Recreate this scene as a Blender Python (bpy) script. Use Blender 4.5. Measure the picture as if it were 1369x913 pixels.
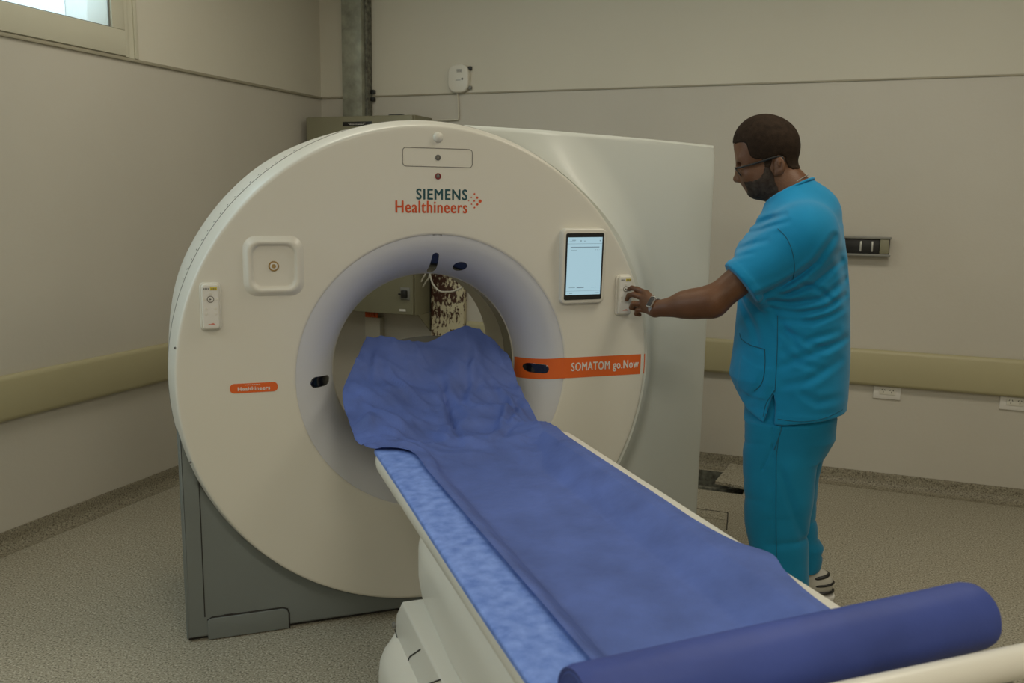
import bpy, bmesh, math, random
import numpy as np
from mathutils import Vector, Matrix, noise
random.seed(7); rng = np.random.RandomState(5)
PI = math.pi
SC = bpy.context.scene
COL = SC.collection
for o in list(bpy.data.objects): bpy.data.objects.remove(o)

# ---------------------------------------------------------------- camera
cam_d = bpy.data.cameras.new('camera'); cam = bpy.data.objects.new('camera', cam_d); COL.objects.link(cam)
R_ = Vector((0.93065747, 0.3656015, 0.01456788)); U_ = Vector((-0.0721117, 0.14423924, 0.98691182)); F_ = Vector((-0.35871518, 0.91952737, -0.16060147))
M = Matrix.Identity(4)
for i in range(3):
    M[i][0] = R_[i]; M[i][1] = U_[i]; M[i][2] = -F_[i]
M[2][3] = 1.48
cam.matrix_world = M
cam_d.sensor_width = 36; cam_d.lens = 1158.6/1369*36; cam_d.clip_start = 0.05
cam_d.dof.use_dof = True; cam_d.dof.focus_distance = 3.1; cam_d.dof.aperture_fstop = 5.6
SC.camera = cam

# ---------------------------------------------------------------- light and exposure
SC.view_settings.view_transform = 'Standard'; SC.view_settings.look = 'None'
SC.view_settings.exposure = 0.0; SC.view_settings.gamma = 1.0; SC.view_settings.use_curve_mapping = False
w = bpy.data.worlds.new('world'); SC.world = w; w.use_nodes = True
bg = w.node_tree.nodes['Background']; bg.inputs[0].default_value = (0.62, 0.86, 0.95, 1); bg.inputs[1].default_value = 2.3
def area(name, loc, size, power, color, rot=(0, 0, 0)):
    d = bpy.data.lights.new(name, 'AREA'); d.shape = 'RECTANGLE'; d.size, d.size_y = size
    d.energy = power; d.color = color
    o = bpy.data.objects.new(name, d); COL.objects.link(o); o.location = loc; o.rotation_euler = rot
    return o
WARM = (1.0, 0.92, 0.75)
COOL = (0.62, 0.86, 1.0)
area('ceiling_light', (-2.0, 3.0, 3.02), (1.2, 0.6), 11, WARM)
area('ceiling_light', (0.4, 3.0, 3.02), (1.2, 0.6), 20, WARM)
area('ceiling_light', (-1.9, 0.2, 3.02), (1.2, 0.6), 11, WARM)
area('ceiling_light', (0.8, 0.2, 3.02), (1.2, 0.6), 30, WARM)
area('ceiling_light', (0.8, -2.0, 3.02), (1.2, 0.6), 30, WARM)
area('window_daylight', (-3.17, 0.9, 2.55), (2.4, 0.7), 26, COOL, (0, -PI/2, 0))

# ---------------------------------------------------------------- materials
def lin(c):
    return tuple(((v/255)/12.92 if v/255 <= 0.04045 else ((v/255+0.055)/1.055)**2.4) for v in c)
def mat(name, col, rough=0.5, metal=0.0, spec=0.5, bump=None, mottle=None, speck=None, coat=0, emit=None, trans=0, alpha=1, sheen=0):
    """col linear. bump=(scale,dist), mottle=(scale,amount), speck=(scale,col_dark,col_light)"""
    m = bpy.data.materials.new(name); m.use_nodes = True
    nt = m.node_tree; b = nt.nodes['Principled BSDF']
    b.inputs['Base Color'].default_value = (*col, 1); b.inputs['Roughness'].default_value = rough
    b.inputs['Metallic'].default_value = metal; b.inputs['Specular IOR Level'].default_value = spec
    b.inputs['Coat Weight'].default_value = coat; b.inputs['Coat Roughness'].default_value = 0.15
    b.inputs['Sheen Weight'].default_value = sheen
    tc = nt.nodes.new('ShaderNodeTexCoord')
    if mottle or speck:
        n = nt.nodes.new('ShaderNodeTexNoise'); n.inputs['Scale'].default_value = (mottle or speck)[0]; n.inputs['Detail'].default_value = 5
        nt.links.new(tc.outputs['Object'], n.inputs['Vector'])
        cr = nt.nodes.new('ShaderNodeValToRGB'); e = cr.color_ramp.elements
        if mottle:
            a = mottle[1]; e[0].position = 0.3; e[1].position = 0.7
            e[0].color = (*[v*(1-a) for v in col], 1); e[1].color = (*[min(1, v*(1+a)) for v in col], 1)
            if len(mottle) > 2: e[1].color = (*mottle[2], 1)
        else:
            e[0].position = 0.36; e[1].position = 0.66; e[0].color = (*speck[1], 1); e[1].color = (*speck[2], 1)
            k = e.new(0.47); k.color = (*col, 1); k = e.new(0.56); k.color = (*col, 1)
        nt.links.new(n.outputs['Fac'], cr.inputs['Fac']); nt.links.new(cr.outputs['Color'], b.inputs['Base Color'])
    if bump:
        n2 = nt.nodes.new('ShaderNodeTexNoise'); n2.inputs['Scale'].default_value = bump[0]; n2.inputs['Detail'].default_value = 4
        nt.links.new(tc.outputs['Object'], n2.inputs['Vector'])
        bp = nt.nodes.new('ShaderNodeBump'); bp.inputs['Strength'].default_value = 1; bp.inputs['Distance'].default_value = bump[1]
        nt.links.new(n2.outputs['Fac'], bp.inputs['Height']); nt.links.new(bp.outputs['Normal'], b.inputs['Normal'])
    if emit: b.inputs['Emission Color'].default_value = (*emit[0], 1); b.inputs['Emission Strength'].default_value = emit[1]
    if alpha < 1: b.inputs['Alpha'].default_value = alpha
    if trans: b.inputs['Transmission Weight'].default_value = trans
    return m
MT = dict(
 wall_low=mat('wall_vinyl_grey', (.56, .53, .465), .55, bump=(60, .0006), mottle=(1.3, .035)),
 wall_up=mat('wall_paint_cream', (.64, .61, .52), .7, bump=(40, .0006), mottle=(1.1, .03)),
 ceiling=mat('ceiling_white', (.7, .69, .64), .8, mottle=(1, .03)),
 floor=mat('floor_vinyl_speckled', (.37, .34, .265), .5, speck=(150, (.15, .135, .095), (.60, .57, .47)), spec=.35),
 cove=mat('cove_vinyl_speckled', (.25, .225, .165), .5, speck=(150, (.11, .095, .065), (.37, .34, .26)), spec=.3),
 bumper=mat('bumper_vinyl_beige', (.44, .40, .245), .45, bump=(300, .0003), mottle=(2, .03)),
 trim=mat('trim_grey', (.36, .33, .25), .6, mottle=(6, .1)),
 white=mat('scanner_white', (.70, .675, .60), .38, coat=.15, mottle=(1.0, .012)),
 white2=mat('table_white', (.70, .675, .60), .36, coat=.15, mottle=(1.0, .012)),
 wing=mat('scanner_white_cool_reflection', (.65, .675, .635), .42, coat=.1, mottle=(1.0, .012)),  # scanner white, with reflected cool light tinted into its colour
 bore=mat('bore_funnel_blue_reflection', (.585, .595, .635), .34, coat=.2, mottle=(2, .01)),  # same white plastic as the cover, blue reflection of the sheets painted in
 tunnel=mat('bore_tunnel_beige', (.60, .575, .48), .5, mottle=(2, .03)),
 band=mat('bore_window_band', (.22, .21, .14), .25, mottle=(5, .06)),
 base=mat('scanner_base_grey', (.175, .195, .19), .5, mottle=(3, .03)),
 seam=mat('seam_dark', (.03, .028, .025), .8, mottle=(20, .2)),
 seam2=mat('seam_grey', (.2, .19, .165), .8, mottle=(20, .1)),
 lens=mat('sensor_black_glass', (.006, .007, .012), .1, coat=1, mottle=(5, .1)),
 orange=mat('orange_stripe', (.72, .125, .015), .5, mottle=(3, .03)),
 orange_t=mat('orange_print', (.60, .075, .012), .6, mottle=(20, .03)),
 teal=mat('teal_print', (.008, .07, .085), .6, mottle=(20, .03)),
 printw=mat('white_print', (.72, .70, .66), .6, mottle=(20, .03)),
 gold=mat('gold_ring', (.38, .25, .09), .4, metal=.3, mottle=(20, .05)),
 steel=mat('galvanised_steel', (.33, .34, .28), .45, metal=.35, mottle=(14, .3), bump=(30, .0008)),
 steel_side=mat('steel_rough_edge', (.15, .15, .12), .7, mottle=(40, .6)),
 cabinet=mat('cabinet_paint_olive', (.235, .225, .15), .5, mottle=(3, .04)),
 black=mat('black_plastic', (.012, .012, .012), .4, mottle=(10, .2)),
 greyplastic=mat('grey_plastic', (.22, .22, .2), .4, mottle=(10, .1)),
 cable=mat('cable_white', (.62, .60, .52), .5, mottle=(10, .05)),
 orangecable=mat('orange_cable', (.6, .10, .02), .5, mottle=(30, .3)),
 yellow=mat('yellow_label', (.62, .50, .03), .6, mottle=(30, .05)),
 red=mat('red_ring', (.25, .03, .03), .4, mottle=(10, .1)),
 greyring=mat('grey_button', (.16, .16, .15), .4, mottle=(10, .1)),
 screen=mat('screen_light', (.1, .1, .1), .3, emit=((.32, .50, .58), 1.0)),
 scrink=mat('screen_grey_text', (.05, .06, .07), .4, emit=((.12, .18, .22), 1.0)),
 sheet=mat('paper_sheet_blue', (.083, .130, .375), .62, mottle=(9, .16), bump=(45, .002), spec=.3),
 sheet2=mat('paper_sheet_light_blue', (.125, .225, .62), .65, mottle=(38, .16, (.20, .31, .70)), bump=(60, .001), spec=.3),
 roll=mat('paper_roll_blue', (.043, .068, .27), .55, mottle=(5, .15), bump=(14, .0025), spec=.35),
 card=mat('cardboard', (.4, .3, .2), .8, mottle=(10, .1)),
 scrub=mat('scrub_cotton_teal', (.007, .225, .45), .8, mottle=(9, .06), bump=(500, .0004), sheen=.15, spec=.15),
 scrubp=mat('scrub_trouser_teal', (.005, .185, .35), .8, mottle=(9, .07), bump=(500, .0004), sheen=.15, spec=.15),
 scrubseam=mat('scrub_seam_teal', (.005, .09, .155), .85, mottle=(9, .1)),
 skin=mat('skin_brown', (.125, .053, .023), .48, mottle=(22, .10), bump=(220, .0006), spec=.4),
 hair=mat('hair_buzz_black', (.026, .016, .010), .8, mottle=(60, .3), bump=(400, .001), spec=.12),
 beard=mat('beard_stubble', (.034, .020, .013), .8, mottle=(60, .3, (.062, .046, .036)), bump=(400, .001), spec=.25),
 eye=mat('eye_dark', (.02, .012, .01), .2, mottle=(10, .1)),
 shoe=mat('shoe_white', (.5, .48, .42), .6, mottle=(20, .05)),
 silver=mat('watch_silver', (.55, .55, .52), .3, metal=.6, mottle=(10, .05)),
 nail=mat('fingernail', (.24, .12, .075), .4, mottle=(10, .05)),
 frame=mat('window_frame_cream', (.60, .58, .47), .5, mottle=(3, .03)),
 headrest=mat('headrest_grey', (.10, .10, .085), .5, mottle=(3, .1)),
)
# wall paint woven look is left to the noise bump; peeled paint post
def peel_mat():
    m = bpy.data.materials.new('peeled_paint'); m.use_nodes = True; nt = m.node_tree; b = nt.nodes['Principled BSDF']
    tc = nt.nodes.new('ShaderNodeTexCoord'); mp = nt.nodes.new('ShaderNodeMapping'); mp.inputs['Scale'].default_value = (1.5, 1, .8)
    n = nt.nodes.new('ShaderNodeTexNoise'); n.inputs['Scale'].default_value = 34; n.inputs['Detail'].default_value = 7; n.inputs['Roughness'].default_value = .62
    nt.links.new(tc.outputs['Object'], mp.inputs['Vector']); nt.links.new(mp.outputs['Vector'], n.inputs['Vector'])
    sx = nt.nodes.new('ShaderNodeSeparateXYZ'); nt.links.new(tc.outputs['Object'], sx.inputs[0])
    mr = nt.nodes.new('ShaderNodeMapRange'); mr.inputs[1].default_value = .66; mr.inputs[2].default_value = .92; mr.inputs[3].default_value = -.075; mr.inputs[4].default_value = .065
    nt.links.new(sx.outputs['Z'], mr.inputs[0])
    mx = nt.nodes.new('ShaderNodeMapRange'); mx.inputs[1].default_value = -.11; mx.inputs[2].default_value = .11; mx.inputs[3].default_value = .06; mx.inputs[4].default_value = -.07
    nt.links.new(sx.outputs['X'], mx.inputs[0])
    a1 = nt.nodes.new('ShaderNodeMath'); nt.links.new(n.outputs['Fac'], a1.inputs[0]); nt.links.new(mr.outputs[0], a1.inputs[1])
    a2 = nt.nodes.new('ShaderNodeMath'); nt.links.new(a1.outputs[0], a2.inputs[0]); nt.links.new(mx.outputs[0], a2.inputs[1])
    cr = nt.nodes.new('ShaderNodeValToRGB'); e = cr.color_ramp.elements; e[0].position = .50; e[1].position = .53
    e[0].color = (.62, .56, .38, 1); e[1].color = (.065, .022, .012, 1)
    nt.links.new(a2.outputs[0], cr.inputs['Fac']); nt.links.new(cr.outputs['Color'], b.inputs['Base Color'])
    bp = nt.nodes.new('ShaderNodeBump'); bp.inputs['Distance'].default_value = .001; bp.invert = True
    nt.links.new(cr.outputs['Color'], bp.inputs['Height']); nt.links.new(bp.outputs['Normal'], b.inputs['Normal'])
    b.inputs['Roughness'].default_value = .6
    return m
MT['peel'] = peel_mat()
def glass_mat(name, col, rough, bumpd):
    m = bpy.data.materials.new(name); m.use_nodes = True; nt = m.node_tree
    for n in list(nt.nodes): nt.nodes.remove(n)
    o = nt.nodes.new('ShaderNodeOutputMaterial'); mx = nt.nodes.new('ShaderNodeMixShader'); t = nt.nodes.new('ShaderNodeBsdfTranslucent'); r = nt.nodes.new('ShaderNodeBsdfRefraction')
    g = nt.nodes.new('ShaderNodeBsdfGlossy'); m2 = nt.nodes.new('ShaderNodeMixShader'); g.inputs['Roughness'].default_value = .2
    t.inputs[0].default_value = (*col, 1); r.inputs[0].default_value = (*col, 1); r.inputs['Roughness'].default_value = rough; r.inputs['IOR'].default_value = 1.1
    tc = nt.nodes.new('ShaderNodeTexCoord'); n = nt.nodes.new('ShaderNodeTexNoise'); n.inputs['Scale'].default_value = 90; n.inputs['Detail'].default_value = 2
    bp = nt.nodes.new('ShaderNodeBump'); bp.inputs['Distance'].default_value = bumpd
    nt.links.new(tc.outputs['Object'], n.inputs['Vector']); nt.links.new(n.outputs['Fac'], bp.inputs['Height']); nt.links.new(bp.outputs[0], r.inputs['Normal']); nt.links.new(bp.outputs[0], g.inputs['Normal'])
    mx.inputs[0].default_value = .5; nt.links.new(t.outputs[0], mx.inputs[1]); nt.links.new(r.outputs[0], mx.inputs[2])
    m2.inputs[0].default_value = .06; nt.links.new(mx.outputs[0], m2.inputs[1]); nt.links.new(g.outputs[0], m2.inputs[2]); nt.links.new(m2.outputs[0], o.inputs[0])
    return m
MT['glass_tex'] = glass_mat('textured_glass', (1, 1, 1), .35, .006)
MT['glass_cyan'] = glass_mat('tinted_glass', (.90, .87, .84), .3, .001)
def lens_glass():
    m = bpy.data.materials.new('spectacle_lens'); m.use_nodes = True; nt = m.node_tree
    for n in list(nt.nodes): nt.nodes.remove(n)
    o = nt.nodes.new('ShaderNodeOutputMaterial'); mx = nt.nodes.new('ShaderNodeMixShader'); t = nt.nodes.new('ShaderNodeBsdfTransparent'); g = nt.nodes.new('ShaderNodeBsdfGlossy')
    t.inputs[0].default_value = (.75, .82, .82, 1); g.inputs['Roughness'].default_value = .08; mx.inputs[0].default_value = .18
    nt.links.new(t.outputs[0], mx.inputs[1]); nt.links.new(g.outputs[0], mx.inputs[2]); nt.links.new(mx.outputs[0], o.inputs[0])
    return m
MT['speclens'] = lens_glass()

# ---------------------------------------------------------------- helpers
def link_mesh(name, verts, faces, m, parent=None, smooth=False, auto=None):
    me = bpy.data.meshes.new(name); me.from_pydata([tuple(map(float, v)) for v in verts], [], [tuple(map(int, f)) for f in faces]); me.update()
    return fin(name, me, m, parent, smooth, auto)
def fin(name, me, m, parent=None, smooth=False, auto=None):
    me.materials.append(MT[m] if isinstance(m, str) else m)
    o = bpy.data.objects.new(name, me); COL.objects.link(o)
    if parent: o.parent = parent
    if smooth or auto: me.polygons.foreach_set('use_smooth', [True]*len(me.polygons))
    if auto:
        bm = bmesh.new(); bm.from_mesh(me)
        for e in bm.edges:
            if len(e.link_faces) == 2 and e.calc_face_angle(0) > math.radians(auto): e.smooth = False
        bm.to_mesh(me); bm.free()
    return o
def bmo(name, bm, m, parent=None, auto=35):
    bmesh.ops.recalc_face_normals(bm, faces=bm.faces)
    me = bpy.data.meshes.new(name); bm.to_mesh(me); bm.free()
    return fin(name, me, m, parent, auto=auto)
def add_box(bm, x0, x1, y0, y1, z0, z1, bev=0, seg=2, mtx=None):
    r = bmesh.ops.create_cube(bm, size=1)
    vs = r['verts']
    for v in vs:
        v.co = Vector(((x0+x1)/2+v.co.x*(x1-x0), (y0+y1)/2+v.co.y*(y1-y0), (z0+z1)/2+v.co.z*(z1-z0)))
    if bev:
        es = list({e for v in vs for e in v.link_edges})
        r2 = bmesh.ops.bevel(bm, geom=es, offset=bev, segments=seg, affect='EDGES', profile=.5)
        vs = list({v for f in r2['faces'] for v in f.verts} | {v for v in vs if v.is_valid})
    if mtx: bmesh.ops.transform(bm, matrix=mtx, verts=[v for v in vs if v.is_valid])
    return bm
def box(name, x0, x1, y0, y1, z0, z1, m, parent=None, bev=0, seg=2, mtx=None):
    bm = bmesh.new(); add_box(bm, x0, x1, y0, y1, z0, z1, bev, seg, mtx); return bmo(name, bm, m, parent)
def rrect(w, h, r, n=6):
    pts = []
    for cx, cy, a0 in ((w/2-r, h/2-r, 0), (-w/2+r, h/2-r, PI/2), (-w/2+r, -h/2+r, PI), (w/2-r, -h/2+r, 3*PI/2)):
        for i in range(n+1):
            a = a0+PI/2*i/n; pts.append((cx+r*math.cos(a), cy+r*math.sin(a)))
    return pts
def prism(name, pts, d0, d1, m, parent=None, axis='y', bev=0, mtx=None, auto=35):
    """pts 2D polygon extruded along axis from d0 to d1; axis y: pts=(x,z)."""
    bm = bmesh.new()
    def P(p, d): return {'y': (p[0], d, p[1]), 'x': (d, p[0], p[1]), 'z': (p[0], p[1], d)}[axis]
    a = [bm.verts.new(P(p, d0)) for p in pts]; b = [bm.verts.new(P(p, d1)) for p in pts]; n = len(pts)
    f0 = bm.faces.new(a); f1 = bm.faces.new(b[::-1])
    for i in range(n): bm.faces.new((a[i], b[i], b[(i+1) % n], a[(i+1) % n]))
    if bev:
        bmesh.ops.recalc_face_normals(bm, faces=bm.faces)
        es = [e for e in f0.edges]
        bmesh.ops.bevel(bm, geom=es, offset=bev, segments=3, affect='EDGES', profile=.5)
    if mtx: bmesh.ops.transform(bm, matrix=mtx, verts=bm.verts)
    return bmo(name, bm, m, parent, auto)
def tube_data(path, rad, n=10, closed=False):
    path = [Vector(p) for p in path]; V = []; F = []; N = len(path)
    rads = rad if isinstance(rad, (list, tuple)) else [rad]*N
    up = None
    for i, p in enumerate(path):
        t = (path[(i+1) % N]-path[i-1]) if (closed or 0 < i < N-1) else (path[1]-path[0] if i == 0 else path[-1]-path[-2])
        t.normalize()
        if up is None: up = t.orthogonal().normalized()
        up = (up-t*up.dot(t)).normalized(); s = t.cross(up)
        for k in range(n):
            a = 2*PI*k/n; V.append(p+(up*math.cos(a)+s*math.sin(a))*rads[i])
    for i in range(N if closed else N-1):
        j = (i+1) % N
        for k in range(n): F.append((i*n+k, i*n+(k+1) % n, j*n+(k+1) % n, j*n+k))
    if not closed: F.append(tuple(range(n))[::-1]); F.append(tuple((N-1)*n+k for k in range(n)))
    return V, F
def tube(name, path, rad, m, parent=None, n=10, closed=False):
    V, F = tube_data(path, rad, n, closed); return link_mesh(name, V, F, m, parent, auto=50)
def tubes(name, paths, rad, m, parent=None, n=6):
    V = []; F = []
    for p in paths:
        v, f = tube_data(p, rad, n); k = len(V); V += v; F += [tuple(i+k for i in ff) for ff in f]
    return link_mesh(name, V, F, m, parent, auto=50)
def catmull(pts, n=8):
    pts = [Vector(p) for p in pts]; P = [pts[0]*2-pts[1]]+pts+[pts[-1]*2-pts[-2]]; out = []
    for i in range(1, len(P)-2):
        for k in range(n):
            t = k/n; a, b, c, d = P[i-1:i+3]
            out.append(.5*((2*b)+(c-a)*t+(2*a-5*b+4*c-d)*t*t+(3*b-a-3*c+d)*t**3))
    out.append(pts[-1]); return out
def lathe(name, prof, m, parent=None, n=64, a0=0, a1=2*PI, center=(0, 0), auto=30, axis='y'):
    """prof (r, y) around axis y at (x, z)=center"""
    full = abs(a1-a0-2*PI) < 1e-6; N = n if full else n+1; V = []; F = []
    for i in range(N):
        a = a0+(a1-a0)*i/n
        for r, y in prof:
            V.append((center[0]+r*math.cos(a), y, center[1]+r*math.sin(a)))
    K = len(prof)
    for i in range(n):
        j = (i+1) % N
        for k in range(K-1): F.append((i*K+k, j*K+k, j*K+k+1, i*K+k+1))
    return link_mesh(name, V, F, m, parent, auto=auto)
def text(name, s, x0, x1, z0, z1, y, m, parent, bold=.0, space=1.06, mtx=None, depth=.0006, fat=0):
    c = bpy.data.curves.new(name, 'FONT'); c.body = s; c.size = 1; c.offset = bold; c.extrude = .01; c.space_character = space; c.resolution_u = 4
    t = bpy.data.objects.new('tmp', c); COL.objects.link(t); bpy.context.view_layer.update()
    dg = bpy.context.evaluated_depsgraph_get(); me = bpy.data.meshes.new_from_object(t.evaluated_get(dg))
    bpy.data.objects.remove(t)
    co = np.array([v.co[:] for v in me.vertices]); mn = co.min(0); mx = co.max(0)
    out = np.empty_like(co)
    out[:, 0] = x0+(co[:, 0]-mn[0])/(mx[0]-mn[0])*(x1-x0); out[:, 2] = z0+(co[:, 1]-mn[1])/(mx[1]-mn[1])*(z1-z0)
    out[:, 1] = y-(co[:, 2]-mn[2])/(mx[2]-mn[2])*depth
    if mtx: out = np.array([(mtx @ Vector(p))[:] for p in out])
    me.vertices.foreach_set('co', out.ravel()); me.update(); me.materials.clear()
    if fat:
        V0 = [tuple(v) for v in out]; F0 = [tuple(p.vertices) for p in me.polygons]; V = []; F = []
        for q, (dx, dz) in enumerate(((-1, 0), (1, 0), (0, .6), (0, -.6), (-.5, .4), (.5, -.4))):
            k = len(V); V += [(a+dx*fat, b_-q*.00002, c_+dz*fat) for a, b_, c_ in V0]; F += [tuple(i+k for i in f) for f in F0]
        return link_mesh(name, V, F, m, parent)
    return fin(name, me, m, parent)
def thing(name, label, cat, loc=(0, 0, 0), rz=0, group=None):
    o = bpy.data.objects.new(name, None); COL.objects.link(o); o.location = loc; o.rotation_euler = (0, 0, rz); o.empty_display_size = .1
    return tag(o, label, cat, group)
def tag(o, label, cat, group=None):
    o['label'] = label; o['category'] = cat
    if group: o['group'] = group
    return o
def struct(o): o['kind'] = 'structure'; return o

# ================================================================ ROOM
X0, X1, Y0, Y1, ZC = -3.22, 3.0, -3.0, 4.85, 3.05
ZT = 2.105
# floor with open duct trench: grid with hole
def floor():
    hx0, hx1, hy0, hy1 = -1.0, -0.44, 4.43, 4.775
    xs = [X0-.1, hx0, hx1, X1+.1]; ys = [Y0-.1, hy0, hy1, Y1+.1]
    V = []; F = []; idx = {}
    for j, y in enumerate(ys):
        for i, x in enumerate(xs): idx[i, j] = len(V); V.append((x, y, 0))
    for j in range(3):
        for i in range(3):
            if (i, j) != (1, 1): F.append((idx[i, j], idx[i+1, j], idx[i+1, j+1], idx[i, j+1]))
    k = len(V); z = -.12
    for i, j in ((1, 1), (2, 1), (2, 2), (1, 2)): V.append((xs[i], ys[j], z))
    c = [idx[1, 1], idx[2, 1], idx[2, 2], idx[1, 2]]
    for q in range(4): F.append((c[q], c[(q+1) % 4], k+(q+1) % 4, k+q))
    F.append((k, k+1, k+2, k+3))
    # underside so that the slab has thickness
    n = len(V); V += [(X0-.1, Y0-.1, -.2), (X1+.1, Y0-.1, -.2), (X1+.1, Y1+.1, -.2), (X0-.1, Y1+.1, -.2)]
    F.append((n+3, n+2, n+1, n))
    o = link_mesh('floor', V, F, 'floor'); o.data.materials.append(MT['steel_side'])
    for p in o.data.polygons:
        if p.center.z < -.01: p.material_index = 1
    return struct(o)
floor()
struct(box('ceiling', X0-.1, X1+.1, Y0-.1, Y1+.1, ZC, ZC+.1, 'ceiling'))
# left wall: lower clad panel and upper painted part with window hole
WY0, WY1, WZ0, WZ1 = 0.35, 3.163, 2.23, 2.72
def multi(name, boxes, mats):
    bm = bmesh.new(); n = 0; idx = []
    for b_ in boxes:
        add_box(bm, *b_[:6]); bm.faces.ensure_lookup_table(); idx += [b_[6]]*(len(bm.faces)-n); n = len(bm.faces)
    me = bpy.data.meshes.new(name); bm.to_mesh(me); bm.free()
    for mm in mats: me.materials.append(MT[mm])
    for p, i in zip(me.polygons, idx): p.material_index = i
    o = bpy.data.objects.new(name, me); COL.objects.link(o); return struct(o)
FR = .155
multi('wall_left', [(X0-.15, X0, Y0-.15, Y1+.15, 0, ZT, 0), (X0-.15, X0, Y0-.15, WY0-FR, ZT, ZC, 1), (X0-.15, X0, WY1+FR, Y1+.15, ZT, ZC, 1), (X0-.15, X0, WY0-FR, WY1+FR, WZ1+FR, ZC, 1), (X0-.15, X0, WY0-FR, WY1+FR, ZT, WZ0-.118, 1)], ['wall_low', 'wall_up'])
multi('wall_back', [(X0, X1, Y1, Y1+.15, 0, ZT, 0), (X0, X1, Y1, Y1+.15, ZT, ZC, 1)], ['wall_low', 'wall_up'])
multi('wall_right', [(X1, X1+.15, Y0-.15, Y1+.15, 0, ZT, 0), (X1, X1+.15, Y0-.15, Y1+.15, ZT, ZC, 1)], ['wall_low', 'wall_up'])
multi('wall_front', [(X0, X1, Y0-.15, Y0, 0, ZT, 0), (X0, X1, Y0-.15, Y0, ZT, ZC, 1)], ['wall_low', 'wall_up'])
# thin trims at the top of the cladding
struct(box('trim_1', X0, X0+.012, Y0, Y1, ZT-.009, ZT+.006, 'trim', bev=.003))
struct(box('trim_2', X0+.013, -3.005, Y1-.010, Y1, ZT-.007, ZT+.006, 'trim', bev=.003))
struct(box('trim_3', -2.845, X1, Y1-.007, Y1, ZT-.005, ZT+.004, 'trim', bev=.002))
# coved baseboards
def cove(name, axis, a0, a1, wallc, sgn, H=.082):
    prof = [(0, H), (.004, H), (.006, H-.004), (.007, .05), (.012, .028), (.024, .012), (.042, .003), (.055, .0008), (.055, 0), (0, 0)]
    V = []; F = []; n = len(prof)
    for a in (a0, a1):
        for d, z in prof:
            V.append((wallc+sgn*d, a, z) if axis == 'y' else (a, wallc+sgn*d, z))
    for i in range(n): F.append((i, (i+1) % n, n+(i+1) % n, n+i))
    F += [tuple(range(n)), tuple(range(n, 2*n))]
    o = link_mesh(name, V, F, 'cove', auto=50); return struct(o)
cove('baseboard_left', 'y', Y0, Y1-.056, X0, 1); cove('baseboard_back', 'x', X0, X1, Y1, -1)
# window
def window():
    wf = bmesh.new()
    y0, y1, z0, z1 = WY0, WY1, WZ0, WZ1
    x_in, x_out = X0+.012, X0-.13
    # outer casing (flat) and inner stepped frame
    for (a0, a1, b0, b1) in ((y0-FR, y1+FR, z0-.118, z0-.0), (y0-FR, y1+FR, z1, z1+FR), (y0-FR, y0, z0, z1), (y1, y1+FR, z0, z1)):
        add_box(wf, x_out, X0+.004, a0, a1, b0, b1)
    for (a0, a1, b0, b1) in ((y1+.075, y1+.10, z0-.118, z1+.1), (y1+.133, y1+FR, z0-.118, z1+FR), ):
        add_box(wf, X0+.003, X0+.012, a0, a1, b0, b1, .003)
    for (a0, a1, b0, b1) in ((y0-.075, y1+.075, z0-.115, z0-.000),):
        add_box(wf, X0+.003, X0+.016, a0, a1, b0, b1, .004)
    add_box(wf, X0+.003, X0+.016, y1, y1+.075, z0, z1+.07, .004)
    o = struct(bmo('window_1', wf, 'frame'))
    def pane(nm, a0, a1, m, xx):
        return box(nm, xx-.004, xx, a0, a1, z0, z1, m, o)
    pane('pane', y0, 2.93, 'glass_tex', X0-.005)
    pane('pane', 2.93, y1, 'glass_cyan', X0-.006)
    tube('gasket', [(X0+.001, y0, z0+.002), (X0+.001, y1-.002, z0+.002), (X0+.001, y1-.002, z1)], .004, 'seam2', o, n=6)
window()
# wall bumpers
def bumper(name, axis, a0, a1, wallc, sgn, label):
    prof = [(0, .735), (.012, .742), (.026, .742), (.036, .735), (.040, .722), (.040, .572), (.036, .560), (.026, .553), (.012, .553), (0, .558)]
    V = []; F = []; n = len(prof)
    for a in (a0, a1):
        for d, z in prof: V.append((wallc+sgn*d, a, z) if axis == 'y' else (a, wallc+sgn*d, z))
    for i in range(n): F.append((i, (i+1) % n, n+(i+1) % n, n+i))
    F += [tuple(range(n)), tuple(range(n, 2*n))]
    o = link_mesh(name, V, F, 'bumper', auto=50)
    return tag(o, label, 'bumper rail')
bumper('bumper_rail', 'y', Y0+.01, 4.10, X0, 1, 'beige vinyl bumper rail on the left wall beside the scanner')
bumper('bumper_rail', 'x', -2.18, X1-.01, Y1, -1, 'beige vinyl bumper rail on the back wall behind the man in scrubs')

# seams in the wall cladding are part of the wall surface (thin battens)
# loose floor tile and cut panels
def tile():
    p = [(-.555, 4.875), (-.27, 4.88), (-.235, 4.50), (-.588, 4.508)]
    bm = bmesh.new(); a = [bm.verts.new((x, y, .004 if i in (1, 2) else .022)) for i, (x, y) in enumerate(p)]; b = [bm.verts.new((x, y, v.co.z+.016)) for (x, y), v in zip(p, a)]
    a0 = bm.faces.new(a); bm.faces.new(b[::-1])
    for i in range(4): bm.faces.new((a[i], b[i], b[(i+1) % 4], a[(i+1) % 4]))
    o = bmo('floor_cover_tile', bm, 'floor'); o.data.transform(Matrix.Translation((0, -.03, 0)))
    tag(o, 'loose speckled vinyl cover tile lying beside the open floor duct', 'floor tile')
tile()
o = tag(box('duct_cover_panel', -1.0, -.475, 4.02, 4.118, 0.0, .003, 'floor', bev=.001), 'flush speckled floor panel with dark cut edges in front of the open duct', 'floor panel')
tubes('panel_edge', [[(-1.0, 4.12, .0025), (-.472, 4.12, .0025)], [(-.472, 4.12, .0025), (-.448, 3.90, .0025)]], .0022, 'seam', o)
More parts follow.
